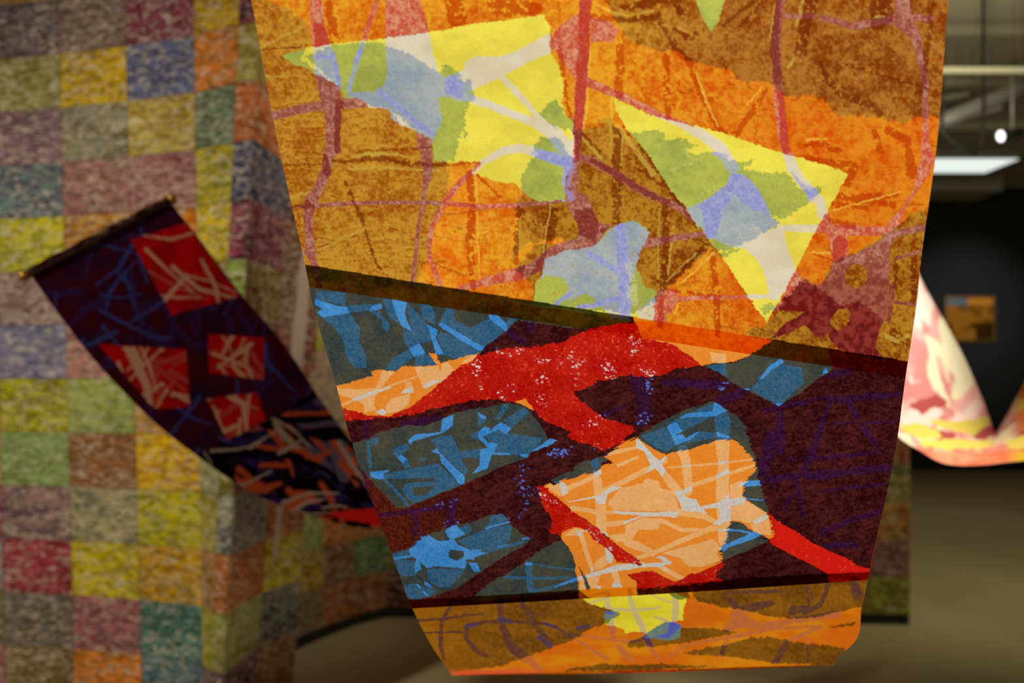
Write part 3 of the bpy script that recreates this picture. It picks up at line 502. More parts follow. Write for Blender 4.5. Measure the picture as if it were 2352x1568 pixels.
def paper_material(name, trans=0.85, gain=1.0, grain=0.10, scale=900.0):
    """thin printed paper: ink colours come with the sheet, light passes through"""
    m, nt, out = new_mat(name)
    N, L = nt.nodes, nt.links
    at = N.new('ShaderNodeAttribute'); at.attribute_name = 'ink'
    tc = N.new('ShaderNodeTexCoord')
    no = N.new('ShaderNodeTexNoise'); no.inputs['Scale'].default_value = scale; no.inputs['Detail'].default_value = 3
    L.new(tc.outputs['Object'], no.inputs['Vector'])
    mr = N.new('ShaderNodeMapRange'); mr.inputs['From Min'].default_value = 0.25; mr.inputs['From Max'].default_value = 0.75
    mr.inputs['To Min'].default_value = gain * (1 - grain); mr.inputs['To Max'].default_value = gain * (1 + grain)
    L.new(no.outputs['Fac'], mr.inputs['Value'])
    mu = N.new('ShaderNodeVectorMath'); mu.operation = 'SCALE'
    L.new(at.outputs['Color'], mu.inputs[0]); L.new(mr.outputs['Result'], mu.inputs['Scale'])
    tr = N.new('ShaderNodeBsdfTranslucent'); df = N.new('ShaderNodeBsdfDiffuse')
    L.new(mu.outputs[0], tr.inputs['Color']); L.new(mu.outputs[0], df.inputs['Color'])
    mx = N.new('ShaderNodeMixShader'); mx.inputs[0].default_value = trans
    L.new(df.outputs[0], mx.inputs[1]); L.new(tr.outputs[0], mx.inputs[2])
    L.new(mx.outputs[0], out.inputs[0])
    return m

def plain(name, col, rough=0.6, var=0.12, scale=6.0, metal=0.0, bump=0.0, stretch=None, spec=0.4):
    m, nt, out = new_mat(name)
    N, L = nt.nodes, nt.links
    pb = N.new('ShaderNodeBsdfPrincipled')
    pb.inputs['Roughness'].default_value = rough; pb.inputs['Metallic'].default_value = metal
    pb.inputs['Specular IOR Level'].default_value = spec
    tc = N.new('ShaderNodeTexCoord'); mp = N.new('ShaderNodeMapping')
    if stretch: mp.inputs['Scale'].default_value = stretch
    no = N.new('ShaderNodeTexNoise'); no.inputs['Scale'].default_value = scale; no.inputs['Detail'].default_value = 5
    L.new(tc.outputs['Object'], mp.inputs[0]); L.new(mp.outputs[0], no.inputs['Vector'])
    cr = N.new('ShaderNodeValToRGB')
    c = lin(col)
    cr.color_ramp.elements[0].position = 0.3; cr.color_ramp.elements[1].position = 0.7
    cr.color_ramp.elements[0].color = (*(c * (1 - var)), 1); cr.color_ramp.elements[1].color = (*np.minimum(c * (1 + var), 1), 1)
    L.new(no.outputs['Fac'], cr.inputs[0]); L.new(cr.outputs[0], pb.inputs['Base Color'])
    if bump:
        bp = N.new('ShaderNodeBump'); bp.inputs['Strength'].default_value = bump
        L.new(no.outputs['Fac'], bp.inputs['Height']); L.new(bp.outputs[0], pb.inputs['Normal'])
    L.new(pb.outputs[0], out.inputs[0])
    return m

def glow(name, col, strength):
    m, nt, out = new_mat(name)
    e = nt.nodes.new('ShaderNodeEmission'); e.inputs[0].default_value = (*col, 1); e.inputs[1].default_value = strength
    nt.links.new(e.outputs[0], out.inputs[0])
    return m

def patch_material():
    """crayon rubbing: two crayon colours over pale paper, colours carried by each sheet"""
    m, nt, out = new_mat('crayon_rubbing')
    N, L = nt.nodes, nt.links
    a = N.new('ShaderNodeAttribute'); a.attribute_type = 'OBJECT'; a.attribute_name = 'crayon_a'
    b = N.new('ShaderNodeAttribute'); b.attribute_type = 'OBJECT'; b.attribute_name = 'crayon_b'
    oi = N.new('ShaderNodeObjectInfo')
    tc = N.new('ShaderNodeTexCoord')
    off = N.new('ShaderNodeVectorMath'); off.operation = 'SCALE'; off.inputs[0].default_value = (37.0, 11.0, 53.0)
    L.new(oi.outputs['Random'], off.inputs['Scale'])
    ad = N.new('ShaderNodeVectorMath'); ad.operation = 'ADD'
    L.new(tc.outputs['Object'], ad.inputs[0]); L.new(off.outputs[0], ad.inputs[1])
    def noise(sc, det, dist, st):
        mp = N.new('ShaderNodeMapping'); mp.inputs['Scale'].default_value = st; mp.inputs['Rotation'].default_value = (0, 0.45, 0)
        n = N.new('ShaderNodeTexNoise'); n.inputs['Scale'].default_value = sc; n.inputs['Detail'].default_value = det
        n.inputs['Distortion'].default_value = dist; n.inputs['Roughness'].default_value = 0.6
        L.new(ad.outputs[0], mp.inputs[0]); L.new(mp.outputs[0], n.inputs['Vector'])
        return n
    n1 = noise(16, 3, 1.2, (0.8, 1, 2.4)); n2 = noise(19, 3, 1.6, (0.8, 1, 2.2)); n3 = noise(5, 2, 0.5, (1, 1, 1))
    def rng(n, lo, hi, t0=0.0, t1=1.0):
        r = N.new('ShaderNodeMapRange'); r.inputs['From Min'].default_value = lo; r.inputs['From Max'].default_value = hi
        r.inputs['To Min'].default_value = t0; r.inputs['To Max'].default_value = t1
        L.new(n.outputs['Fac'], r.inputs['Value']); return r
    r1, r2 = rng(n1, 0.44, 0.55), rng(n2, 0.50, 0.64, 0.0, 0.66)
    m1 = N.new('ShaderNodeMix'); m1.data_type = 'RGBA'
    L.new(r1.outputs[0], m1.inputs['Factor']); L.new(a.outputs['Color'], m1.inputs['A']); L.new(b.outputs['Color'], m1.inputs['B'])
    m2 = N.new('ShaderNodeMix'); m2.data_type = 'RGBA'
    m2.inputs['B'].default_value = (*lin((206, 190, 164)), 1)
    L.new(r2.outputs[0], m2.inputs['Factor']); L.new(m1.outputs['Result'], m2.inputs['A'])
    r3 = rng(n3, 0.3, 0.7, 0.85, 1.12)
    sc = N.new('ShaderNodeVectorMath'); sc.operation = 'SCALE'
    L.new(m2.outputs['Result'], sc.inputs[0]); L.new(r3.outputs[0], sc.inputs['Scale'])
    df = N.new('ShaderNodeBsdfDiffuse')
    L.new(sc.outputs[0], df.inputs['Color']); L.new(df.outputs[0], out.inputs[0])
    return m

M_paper = paper_material('printed_paper')
M_dim = paper_material('heavy_printed_paper', 0.55, 1.0, 0.06, 300)
M_pink = paper_material('thin_printed_paper', 0.45, 1.0, 0.05, 200)
M_rod = plain('dark_wood', (58, 30, 22), 0.5, 0.3, 30)
M_brass = plain('brass_cap', (170, 118, 40), 0.35, 0.1, 30, 0.6)
M_thread = plain('thread', (150, 145, 130), 0.7)
M_patch = patch_material()
M_back = plain('backing_paper', (176, 156, 138), 0.9, 0.08, 3)
M_base = plain('black_plinth', (30, 28, 24), 0.7, 0.2, 4)
M_floor = plain('polished_concrete', (178, 164, 120), 0.55, 0.10, 1.2, bump=0.02, stretch=(1, 0.3, 1), spec=0.25)
M_ceil = plain('ceiling_paint', (178, 172, 142), 0.9, 0.08, 2.0, stretch=(0.15, 1.4, 1))
M_black = plain('black_wall_paint', (44, 45, 48), 0.9, 0.06, 2, spec=0.1)
M_trimw = plain('painted_beam', (150, 146, 128), 0.8, 0.06, 3)
M_metal = plain('black_metal', (34, 33, 30), 0.5, 0.1, 8, 0.2)
M_grey = plain('grey_metal', (120, 118, 108), 0.5, 0.1, 8, 0.3)
M_tube = glow('lit_tube', (0.93, 1.0, 0.93), 0.9)
M_bulb = glow('lit_bulb', (1, 1, 0.98), 2.6)

# ------------------------------------------------------------------ mesh helpers
def link(name, me, mat=None, parent=None):
    o = bpy.data.objects.new(name, me)
    C.collection.objects.link(o)
    if mat: me.materials.append(mat)
    if parent: o.parent = parent; o.matrix_parent_inverse = parent.matrix_world.inverted()
    return o

def thing(name, label, cat, loc=(0, 0, 0), group=None):
    o = bpy.data.objects.new(name, None)
    o.empty_display_size = 0.05
    o.location = loc
    C.collection.objects.link(o)
    bpy.context.view_layer.update()
    o['label'] = label; o['category'] = cat
    if group: o['group'] = group
    return o

def grid_mesh(name, pts, nu, nv, ink=None):
    """pts: (nv*nu,3) rows of nu"""
    me = bpy.data.meshes.new(name)
    n = nu * nv
    me.vertices.add(n); me.vertices.foreach_set('co', pts.astype(np.float32).ravel())
    i = np.arange(n).reshape(nv, nu)
    q = np.stack([i[:-1, :-1], i[1:, :-1], i[1:, 1:], i[:-1, 1:]], axis=-1).reshape(-1, 4)
    me.loops.add(q.size); me.loops.foreach_set('vertex_index', q.ravel().astype(np.int32))
    me.polygons.add(len(q)); me.polygons.foreach_set('loop_start', np.arange(0, q.size, 4, dtype=np.int32))
    me.polygons.foreach_set('use_smooth', np.ones(len(q), dtype=bool))
    if ink is not None:
        ca = me.color_attributes.new('ink', 'FLOAT_COLOR', 'POINT')
        rgba = np.ones((n, 4), dtype=np.float32); rgba[:, :3] = np.clip(ink, 0, 1)
        ca.data.foreach_set('color', rgba.ravel())
    me.update(calc_edges=True)
    return me

def pd(name, v, f, mat=None, parent=None, smooth=False):
    me = bpy.data.meshes.new(name); me.from_pydata([tuple(x) for x in v], [], f); me.update()
    if smooth: me.polygons.foreach_set('use_smooth', [True] * len(me.polygons))
    return link(name, me, mat, parent)

def box_vf(lo, hi):
    x0, y0, z0 = lo; x1, y1, z1 = hi
    v = [(x0,y0,z0),(x1,y0,z0),(x1,y1,z0),(x0,y1,z0),(x0,y0,z1),(x1,y0,z1),(x1,y1,z1),(x0,y1,z1)]
    f = [(0,3,2,1),(4,5,6,7),(0,1,5,4),(1,2,6,5),(2,3,7,6),(3,0,4,7)]
    return v, f

def tube_vf(path, r, n=12, cap=True):
    """round bar along a path; r a number or a list"""
    P_ = [Vector(p) for p in path]; v, f = [], []
    rs = r if isinstance(r, (list, tuple)) else [r] * len(P_)
    for k, p in enumerate(P_):
        d = (P_[min(k + 1, len(P_) - 1)] - P_[max(k - 1, 0)]).normalized()
        a = d.cross(Vector((0, 0, 1)) if abs(d.z) < 0.9 else Vector((1, 0, 0))).normalized(); b = d.cross(a)
        for i in range(n):
            t = 2 * math.pi * i / n
            v.append(p + (a * math.cos(t) + b * math.sin(t)) * rs[k])
    for k in range(len(P_) - 1):
        for i in range(n):
            j = (i + 1) % n
            f.append((k * n + i, k * n + j, (k + 1) * n + j, (k + 1) * n + i))
    if cap:
        f.append(tuple(range(n - 1, -1, -1))); f.append(tuple(range((len(P_) - 1) * n, len(P_) * n)))
    return v, f

def Pn(px, py, d):
    return np.stack([(px - 1176.0) / FPX * d, d, EYE + (HOR - py) / FPX * d], axis=-1)

def struct(o):
    o['kind'] = 'structure'
    return o

# ------------------------------------------------------------------ the setting
FX0, FX1, FY0, FY1, CZ = -3.6, 14.0, -2.5, 19.2, 5.4
v, f = box_vf((FX0, FY0, -0.12), (FX1, FY1, 0.0)); struct(pd('floor', v, f, M_floor))
v, f = box_vf((FX0, FY0, CZ), (FX1, FY1, CZ + 0.12)); struct(pd('ceiling', v, f, M_ceil))
v, f = box_vf((FX0, 19.0, 0.0), (FX1, 19.2, CZ)); struct(pd('wall_back', v, f, M_black))
# bulkhead where the ceiling meets the dark wall
bxa = P(2246, 450, 17.5)
v, f = box_vf((2.0, 16.6, P(0, 461, 17.5)[2]), (bxa[0], 17.5, CZ)); struct(pd('trim_1', v, f, M_trimw))
for i, yy in enumerate((9.0, 10.6, 12.4, 14.4)):
    v, f = box_vf((FX0, yy, CZ - 0.10), (FX1, yy + 0.30, CZ)); struct(pd('trim_%d' % (i + 2), v, f, M_ceil))

# ------------------------------------------------------------------ patchwork walls of crayon rubbings
PH = 0.236
def col2(base, seed, spread=0.55):
    """two crayon colours around what the rubbing shows"""
    c = lin(base)
    r = np.random.RandomState(seed)
    g = c.mean()
    sat = np.clip(g + (c - g) * 1.45, 0.004, 1)
    hue = lin([(170,120,20),(80,30,60),(70,130,90),(150,60,50),(50,76,110),(150,150,30)][r.randint(6)])
    a = np.clip(sat * 0.42 + hue * 0.05, 0.003, 1)
    b = np.clip(sat * 0.72 + hue * 0.34, 0.003, 1)
    return a, b

BOOST = 1.55
def patch_piece(parent, q, front, cola, colb):
    """one sheet of rubbed paper, 4 corner points (bl, br, tr, tl), lifted off the wall along front"""
    q = [Vector(x) for x in q]
    ctr = (q[0] + q[1] + q[2] + q[3]) / 4
    n = (q[1] - q[0]).cross(q[3] - q[0]).normalized()
    if n.dot(Vector(front)) < 0: n = -n
    ins = [x + (ctr - x).normalized() * 0.002 for x in q]
    vv = [x + n * 0.0008 - ctr for x in ins] + [x + n * 0.004 - ctr for x in ins]
    ff = [(0,1,2,3),(4,5,6,7),(0,1,5,4),(1,2,6,5),(2,3,7,6),(3,0,4,7)]
    me = bpy.data.meshes.new('paper_patch'); me.from_pydata([tuple(x) for x in vv], [], ff); me.update()
    me.materials.append(M_patch)
    o = bpy.data.objects.new('paper_patch', me)
    o.location = ctr; o.parent = parent
    o['crayon_a'] = [float(x) for x in np.clip(cola * BOOST, 0, 1)]; o['crayon_b'] = [float(x) for x in np.clip(colb * BOOST, 0, 1)]
    C.collection.objects.link(o)
    return o

# columns of the folded left hand wall: pixel x at row 0 and row 1568, and distance
COLS = [(-330, -300, 4.62), (-165, -140, 4.50), (-15, 12, 4.42), (135, 172, 4.35), (288, 327, 4.25), (446, 468, 4.12), (552, 484, 4.00), (600, 512, 3.96), (684, 588, 4.40), (782, 672, 4.66)]
def colpt(c, z):
    x0, x1, d = c
    py = HOR - (z - EYE) * FPX / d
    return P(x0 + (x1 - x0) * py / 1568.0, py, d)
ZT = 1.559 + 8 * PH
# backing wall
va, fa = [], []
for c in COLS:
    for z in (0.0, ZT + 0.02):
        p = colpt(c, z); va.append((p[0], p[1] + 0.001, p[2]))
    for z in (0.0, ZT + 0.02):
        p = colpt(c, z); va.append((p[0] - 0.02, p[1] + 0.05, p[2]))
for k in range(len(COLS) - 1):
    a, b = 4 * k, 4 * k + 4
    fa += [(a, b, b + 1, a + 1), (a + 2, a + 3, b + 3, b + 2), (a + 1, b + 1, b + 3, a + 3), (a, a + 2, b + 2, b)]
fa += [(0, 1, 3, 2), (4 * len(COLS) - 4, 4 * len(COLS) - 2, 4 * len(COLS) - 1, 4 * len(COLS) - 3)]
wl = struct(pd('wall_left', va, fa, M_back))

GRID = [[(96,84,60),(110,90,70),(120,100,60),(100,80,80),(130,100,50),(90,70,60),(90,70,60),(90,70,60)],
 # colours seen, rows from the top of the picture (row 7 down to row -6), columns left to right
 [(100,70,60),(95,75,68),(112,98,88),(112,68,74),(156,118,24),(72,46,62),(72,46,62),(90,70,50)],
 [(110,100,50),(128,116,44),(154,118,28),(88,84,100),(164,112,58),(134,106,38),(134,106,38),(100,80,50)],
 [(96,84,92),(112,92,96),(122,112,84),(154,122,56),(96,92,78),(156,96,48),(156,96,48),(90,80,60)],
 [(84,74,94),(86,76,96),(134,102,94),(138,80,90),(122,122,68),(62,70,84),(62,70,84),(80,60,60)],
 [(120,130,50),(140,142,44),(134,80,64),(164,112,70),(154,142,62),(78,50,66),(78,50,66),(90,70,50)],
 [(110,90,90),(132,94,100),(130,100,95),(140,110,70),(120,112,64),(108,104,56),(112,70,34),(100,80,60)],
 [(120,100,110),(114,116,132),(142,114,108),(130,110,90),(130,110,70),(104,80,60),(86,60,50),(90,70,60)],
 [(130,96,88),(132,122,58),(140,152,94),(168,136,90),(150,130,80),(120,100,70),(100,80,60),(150,126,124)],
 [(150,110,70),(130,142,84),(132,98,68),(178,136,68),(140,136,96),(110,104,60),(110,80,60),(146,122,122)],
 [(130,60,60),(100,86,102),(116,122,106),(142,142,68),(150,140,80),(86,86,102),(86,86,102),(118,76,50)],
 [(110,120,120),(134,68,70),(170,148,26),(152,122,64),(156,116,66),(146,98,62),(146,98,62),(136,116,18)],
 [(110,110,80),(106,92,74),(122,90,96),(76,102,86),(134,124,34),(128,124,30),(128,124,30),(76,60,66)],
 [(140,90,90),(118,92,40),(174,118,44),(80,96,96),(76,74,86),(72,70,82),(72,70,82),(134,98,56)],
 [(120,90,60),(120,100,60),(110,90,90),(120,110,60),(110,90,60),(100,80,60),(100,80,60),(110,80,50)],
]
GRIDX = [(110,84,76),(110,100,60),(120,90,100),(96,90,104),(136,120,56),(130,90,90),(120,112,120),(150,120,80)]
for r, row in enumerate(GRID):
    z1 = 1.559 + (8 - r) * PH
    z0 = z1 - PH
    if z1 < 0.05: continue
    z0 = max(z0, 0.005)
    # spans: columns 0..8; the strip at the fold belongs to the same sheets on both sides
    for k in range(len(COLS) - 1):
        c = row[k - 1] if k >= 1 else GRIDX[r % 8]
        if k == 8: c = row[7]
        seedk = 6 if k in (6, 7) else k
        a, b = col2(c, 31 * r + seedk)
        q = (colpt(COLS[k], z0), colpt(COLS[k + 1], z0), colpt(COLS[k + 1], z1), colpt(COLS[k], z1))
        patch_piece(wl, q, (0, -1, 0), a, b)

# the partition further back: receding limb then a long face
def basept(px, d, z=0.0):
    return ((px - 1176.0) / FPX * d, d, z)
KN = [(600, 5.45), (688, 5.82), (741, 6.06), (813, 6.38), (888, 6.62)]
RE = [(888 + (2090 - 888) * i / 13.0, 6.62 + (6.40 - 6.62) * i / 13.0) for i in range(14)]
TOPB = 3.4
va, fa = [], []
allp = KN + RE[1:]
for (px, d) in allp:
    x, y, _ = basept(px, d)
    for (dx, dy) in ((0, 0.0015), (-0.01, 0.06)):
        va += [(x + dx, y + dy, 0.07), (x + dx, y + dy, TOPB)]
for k in range(len(allp) - 1):
    a, b = 4 * k, 4 * k + 4
    fa += [(a, b, b + 1, a + 1), (a + 2, a + 3, b + 3, b + 2), (a + 1, b + 1, b + 3, a + 3), (a, a + 2, b + 2, b)]
e = 4 * len(allp) - 4
fa += [(0, 1, 3, 2), (e, e + 2, e + 3, e + 1)]
wb = struct(pd('wall_partition', va, fa, M_back))
# dark plinth under it
vb, fb = [], []
for (px, d) in allp:
    x, y, _ = basept(px, d)
    vb += [(x, y + 0.012, 0.0), (x, y + 0.012, 0.072), (x - 0.008, y + 0.05, 0.072), (x - 0.008, y + 0.05, 0.0)]
for k in range(len(allp) - 1):
    a, b = 4 * k, 4 * k + 4
    for i in range(4):
        j = (i + 1) % 4
        fb.append((a + i, b + i, b + j, a + j))
fb += [(0, 1, 2, 3), (e + 3, e + 2, e + 1, e)]
struct(pd('baseboard_partition', vb, fb, M_base))
PB = 0.24
KC = {0: [(120,92,40),(116,86,44),(120,90,40),(110,70,40),(118,76,50)],
      1: [(110,90,24),(132,96,40),(92,122,84),(122,74,44),(110,80,50),(150,126,124),(150,126,124),(160,170,60),(150,128,130),(120,90,80)],
      2: [(104,50,36),(96,72,40),(142,86,38),(112,70,54),(120,90,70),(148,124,122),(150,126,124),(150,124,124),(150,128,130),(124,94,84)],
      3: [(98,72,36),(50,74,36),(112,68,52),(120,80,50),(120,90,70),(146,122,122),(150,126,124),(150,126,124),(148,124,126),(110,90,80)]}
RC = {0: [(74,40,26),(94,74,14),(100,70,40),(110,80,50)], 1: [(90,70,40),(70,80,50),(110,60,40),(90,80,60)],
      10: [(96,100,40),(110,88,80),(120,80,40),(90,100,70),(120,60,30)], 11: [(90,96,34),(104,84,80),(124,76,28),(86,98,66),(126,58,28)], 12: [(92,98,26),(106,88,84),(136,84,24),(92,104,70),(132,62,26)]}
misc = [(120,90,60),(100,86,96),(130,120,60),(110,70,60),(96,110,80),(140,100,60)]
for k in range(len(allp) - 1):
    for r in range(14):
        z0 = 0.072 + r * PB; z1 = min(z0 + PB, TOPB)
        if k < 4: lst = KC.get(k, [])
        else: lst = RC.get(k - 4, [])
        c = lst[r] if r < len(lst) else misc[(k * 5 + r * 3) % 6]
        a, b = col2(c, 900 + 37 * k + r)
        p0, p1 = allp[k], allp[k + 1]
        q = (basept(*p0, z0), basept(*p1, z0), basept(*p1, z1), basept(*p0, z1))
        patch_piece(wb, q, (0, -1, 0), a, b)

# ------------------------------------------------------------------ the large hanging scroll
EY = np.array([-700, 0, 340, 610, 690, 880, 1000, 1110, 1240, 1390, 1485, 1502, 1530, 1552], float)
LX = np.array([430, 577, 641, 701, 717, 771, 803, 839, 889, 944, 993, 1004, 1024, 1040], float)
RX = np.array([2235, 2178, 2151, 2114, 2106, 2078, 2062, 2042, 2012, 1980, 1952, 1931, 1915, 1908], float)
def smooth_interp(y, xs, fs):
    """interpolation with averaged slopes, smooth outlines"""
    m = np.gradient(fs, xs)
    k = np.clip(np.searchsorted(xs, y) - 1, 0, len(xs) - 2)
    h = xs[k + 1] - xs[k]; t = (y - xs[k]) / h
    return ((1 + 2 * t) * (1 - t) ** 2 * fs[k] + t * (1 - t) ** 2 * h * m[k] + t * t * (3 - 2 * t) * fs[k + 1] + t * t * (t - 1) * h * m[k + 1])
def Le(y): return smooth_interp(y, EY, LX)
def Re(y): return smooth_interp(y, EY, RX)
SW = 0.60
DY = np.array([-700, 0, 340, 610, 830, 1000, 1240, 1390, 1480, 1530, 1552], float)
DD = np.array([0.770, 0.856, 0.909, 0.968, 1.032, 1.090, 1.215, 1.320, 1.410, 1.500, 1.560], float)
def depth(y): return smooth_interp(y, DY, DD)

def sheet(ly0, ly1, ry0, ry1, nu, nv, bend0=None, bend1=None):
    """grid between a top seam (left row ly0 - right row ry0) and a bottom seam"""
    t, s = np.meshgrid(np.linspace(0, 1, nu), np.linspace(0, 1, nv))
    t, s = t.ravel(), s.ravel()
    yl, yr = ly0 + (ly1 - ly0) * s, ry0 + (ry1 - ry0) * s
    y = yl + (yr - yl) * t
    if bend0: y = y + bend0 * (1 - s) * 4 * t * (1 - t)
    if bend1: y = y + bend1 * s * 4 * t * (1 - t)
    xl, xr = Le(yl), Re(yr)
    x = xl + (xr - xl) * t
    d = depth(y) + 0.0025 * np.sin(t * 9.0 + y * 0.004) * sst(0, 0.1, t) * sst(1, 0.9, t)
    return x, y, Pn(x, y, d)

scroll = thing('hanging_scroll', 'large translucent paper scroll in orange, yellow, blue and red hanging close in front', 'scroll', P(1480, 1552, 1.56), 'hanging printed paper scrolls')
S1L0, S1R0, S1L1, S1R1 = 607, 829, 659, 868     # the glued strip between the first two sheets
S2L0, S2R0, S2L1, S2R1 = 1378, 1313, 1397, 1332  # and between the next two
# upper sheet
x, y, pts = sheet(-40, S1L1, -40, S1R1, 900, 440)
ink = colour_upper(x, y)
tseam = (y - (S1L0 + (S1R0 - S1L0) * (x - 701) / (2085 - 701)))
inb = tseam > 0
under = colour_middle(x[inb], y[inb])
ink[inb] = ink[inb] * np.clip(under * 1.15, 0, 1)
o = link('paper_sheet', grid_mesh('paper_sheet', pts, 900, 440, ink * 1.0), M_paper, scroll)
o['label'] = 'orange and yellow upper sheet'
# middle sheet
x, y, pts = sheet(S1L1, S2L1, S1R1, S2R1, 860, 500, 0, 2)
ink = colour_middle(x, y)
xs2 = np.array([930, 1124, 1328, 1519, 1695, 1848, 2000], float); ys2 = np.array([1378, 1367, 1354, 1346, 1328, 1319, 1313], float)
inb = y > np.interp(x, xs2, ys2)
ink[inb] = ink[inb] * np.clip(colour_lower(x[inb], y[inb] + 14) * 1.15, 0, 1)
o = link('paper_sheet', grid_mesh('paper_sheet', pts, 860, 500, ink * 0.92), M_paper, scroll)
o['label'] = 'blue, red and light orange middle sheet'
# lower sheet, down to the bend
x, y, pts = sheet(S2L1, 1550, S2R1, 1526, 560, 110, 2, 6)
ink = colour_lower(x, y)
o = link('paper_sheet', grid_mesh('paper_sheet', pts, 560, 110, ink), M_paper, scroll)
o['label'] = 'ochre lowest sheet with a yellow window'
# top end of the scroll, above the picture
def strip(rows, nu, name, y0, y1, mat, parent):
    rows = [(np.array(a, float), np.array(b, float)) for a, b in rows]
    nv = len(rows); t = np.linspace(0, 1, nu)[None, :, None]
    A = np.array([r[0] for r in rows])[:, None, :]; B = np.array([r[1] for r in rows])[:, None, :]
    g = (A * (1 - t) + B * t).reshape(-1, 3)
    yy = np.abs((np.linspace(y0, y1, nv) + 1130) % 2260 - 1130)          # the print runs back and forth along the strip
    yy = np.where(yy > 565, 1130 - yy, yy)
    X = np.broadcast_to(577 + 1600 * t[..., 0], (nv, nu)).ravel().copy(); Y = np.repeat(yy, nu)
    return link(name, grid_mesh(name, g, nu, nv, colour_upper(X, Y)), mat, parent)
tl, tr_ = np.array(P(Le(np.array([-40.]))[0], -40, depth(np.array([-40.]))[0])), np.array(P(Re(np.array([-40.]))[0], -40, depth(np.array([-40.]))[0]))
up = np.array([0, -0.62, 0.78]) * 0.62
top_rows = [(tl + up * s, tr_ + up * s) for s in np.linspace(1, 0, 200)]
strip(top_rows, 260, 'paper_sheet', -1300, -40, M_paper, scroll)
v, f = tube_vf([top_rows[0][0] + np.array([-0.03, 0, 0]), top_rows[0][1] + np.array([0.03, 0, 0])], 0.009, 14)
pd('rod', v, f, M_rod, scroll, True)
for q in (top_rows[0][0], top_rows[0][1]):
    v, f = tube_vf([q + np.array([0, 0, 0.008]), (q[0], q[1], CZ - 0.001)], 0.0005, 5); pd('thread', v, f, M_thread, scroll)
# the far limb, rising again behind the bend
bl = np.array(P(Le(np.array([1550.]))[0], 1550, depth(np.array([1550.]))[0])); brr = np.array(P(Re(np.array([1526.]))[0], 1526, depth(np.array([1526.]))[0]))
far_rows = []
for s in np.linspace(0, 1, 420):
    # distance travelled backwards and upwards
    back = 0.10 * sst(0, 0.22, np.array(s)) + 0.78 * s
    rise = -0.012 * math.sin(min(s / 0.12, 1.0) * math.pi) + 1.75 * max(0, s - 0.05) ** 1.25
    inw = np.array([0.012 * min(s / 0.1, 1), 0, 0])
    far_rows.append((bl + np.array([0, back, rise]) + inw, brr + np.array([0, back, rise]) - inw))
strip(far_rows, 240, 'paper_sheet', 100, 4200, M_paper, scroll)
v, f = tube_vf([far_rows[-1][0] + np.array([-0.03, 0, 0.0]), far_rows[-1][1] + np.array([0.03, 0, 0.0])], 0.009, 14)
pd('rod', v, f, M_rod, scroll, True)
for q in (far_rows[-1][0], far_rows[-1][1]):
    v, f = tube_vf([q + np.array([0, 0, 0.008]), (q[0], q[1], CZ - 0.001)], 0.0005, 5); pd('thread', v, f, M_thread, scroll)

# ------------------------------------------------------------------ the dark scroll on the left
def catmull(pts, n):
    p = np.array(pts, float); k = len(p)
    u = np.linspace(0, k - 1, n); i = np.clip(u.astype(int), 0, k - 2); t = (u - i)[:, None]
    m = np.gradient(p, axis=0)
    return (1 + 2 * t) * (1 - t) ** 2 * p[i] + t * (1 - t) ** 2 * m[i] + t * t * (3 - 2 * t) * p[i + 1] + t * t * (t - 1) * m[i + 1]
dark = thing('hanging_scroll', 'dark purple paper scroll with red squares, hanging from a tilted rod before the patchwork wall', 'scroll', P(860, 1214, 3.2), 'hanging printed paper scrolls')
EL = [(72,634,2.92),(150,742,2.95),(230,842,2.98),(350,965,3.03),(450,1045,3.08),(560,1120,3.12),(650,1162,3.16),(780,1203,3.20),(870,1214,3.24),(1000,1210,3.28),(1150,1170,3.34),(1290,1080,3.42),(1400,960,3.5)]
ER = [(392,466,3.10),(450,538,3.12),(505,612,3.15),(570,695,3.19),(632,765,3.23),(690,845,3.27),(740,922,3.30),(820,1025,3.34),(900,1070,3.38),(1020,1080,3.42),(1160,1050,3.48),(1290,970,3.55),(1390,860,3.62)]
NV, NU = 420, 240
cl, cr_ = catmull(EL, NV), catmull(ER, NV)
t = np.linspace(0, 1, NU)[None, :, None]
g = (cl[:, None, :] * (1 - t) + cr_[:, None, :] * t).reshape(-1, 3)
X, Y = g[:, 0], g[:, 1]
def lines(X, Y, s, seed, w):
    wx = X + (fbm(X, Y, s * 0.8, seed + 50, 2) - 0.5) * s * 0.9
    a = np.abs(vn(wx / s, Y / s, seed) - 0.5); b = np.abs(vn((wx * 0.7 + Y * 0.7) / s + 9, (Y * 0.7 - wx * 0.7) / s, seed + 1) - 0.5)
    return (a < w) | (b < w)
pr = Print(X, Y)
red, blk = pr.zero(), pr.zero()
for q in ([(300,550),(425,512),(552,680),(395,723)], [(226,790),(428,803),(436,937),(352,937)], [(478,768),(608,775),(606,872),(480,856)], [(475,916),(590,900),(610,963),(523,1012)]): pr.poly(red, q, 2)
pr.poly(blk, [(440,1050),(520,1010),(610,970),(680,925),(735,895),(1500,800),(1500,1300),(440,1300)], 10)
rs = np.random.RandomState(77)
def cracks(n, x0, y0, x1, y1, lmin, lmax, w0, w1, ang=None):
    M = pr.zero()
    for _ in range(n):
        x, y = rs.uniform(x0, x1), rs.uniform(y0, y1); a = rs.uniform(0, math.pi) if ang is None else rs.uniform(*ang)
        l = rs.uniform(lmin, lmax); b = a + rs.uniform(-0.5, 0.5); w = rs.uniform(w0, w1)
        pr.stroke(M, [(x, y, w), (x + math.cos(a) * l / 2, y + math.sin(a) * l / 2, w * rs.uniform(0.6, 1.3)), (x + math.cos(a) * l / 2 + math.cos(b) * l / 2, y + math.sin(a) * l / 2 + math.sin(b) * l / 2, w * 0.5)], 2)
    return M
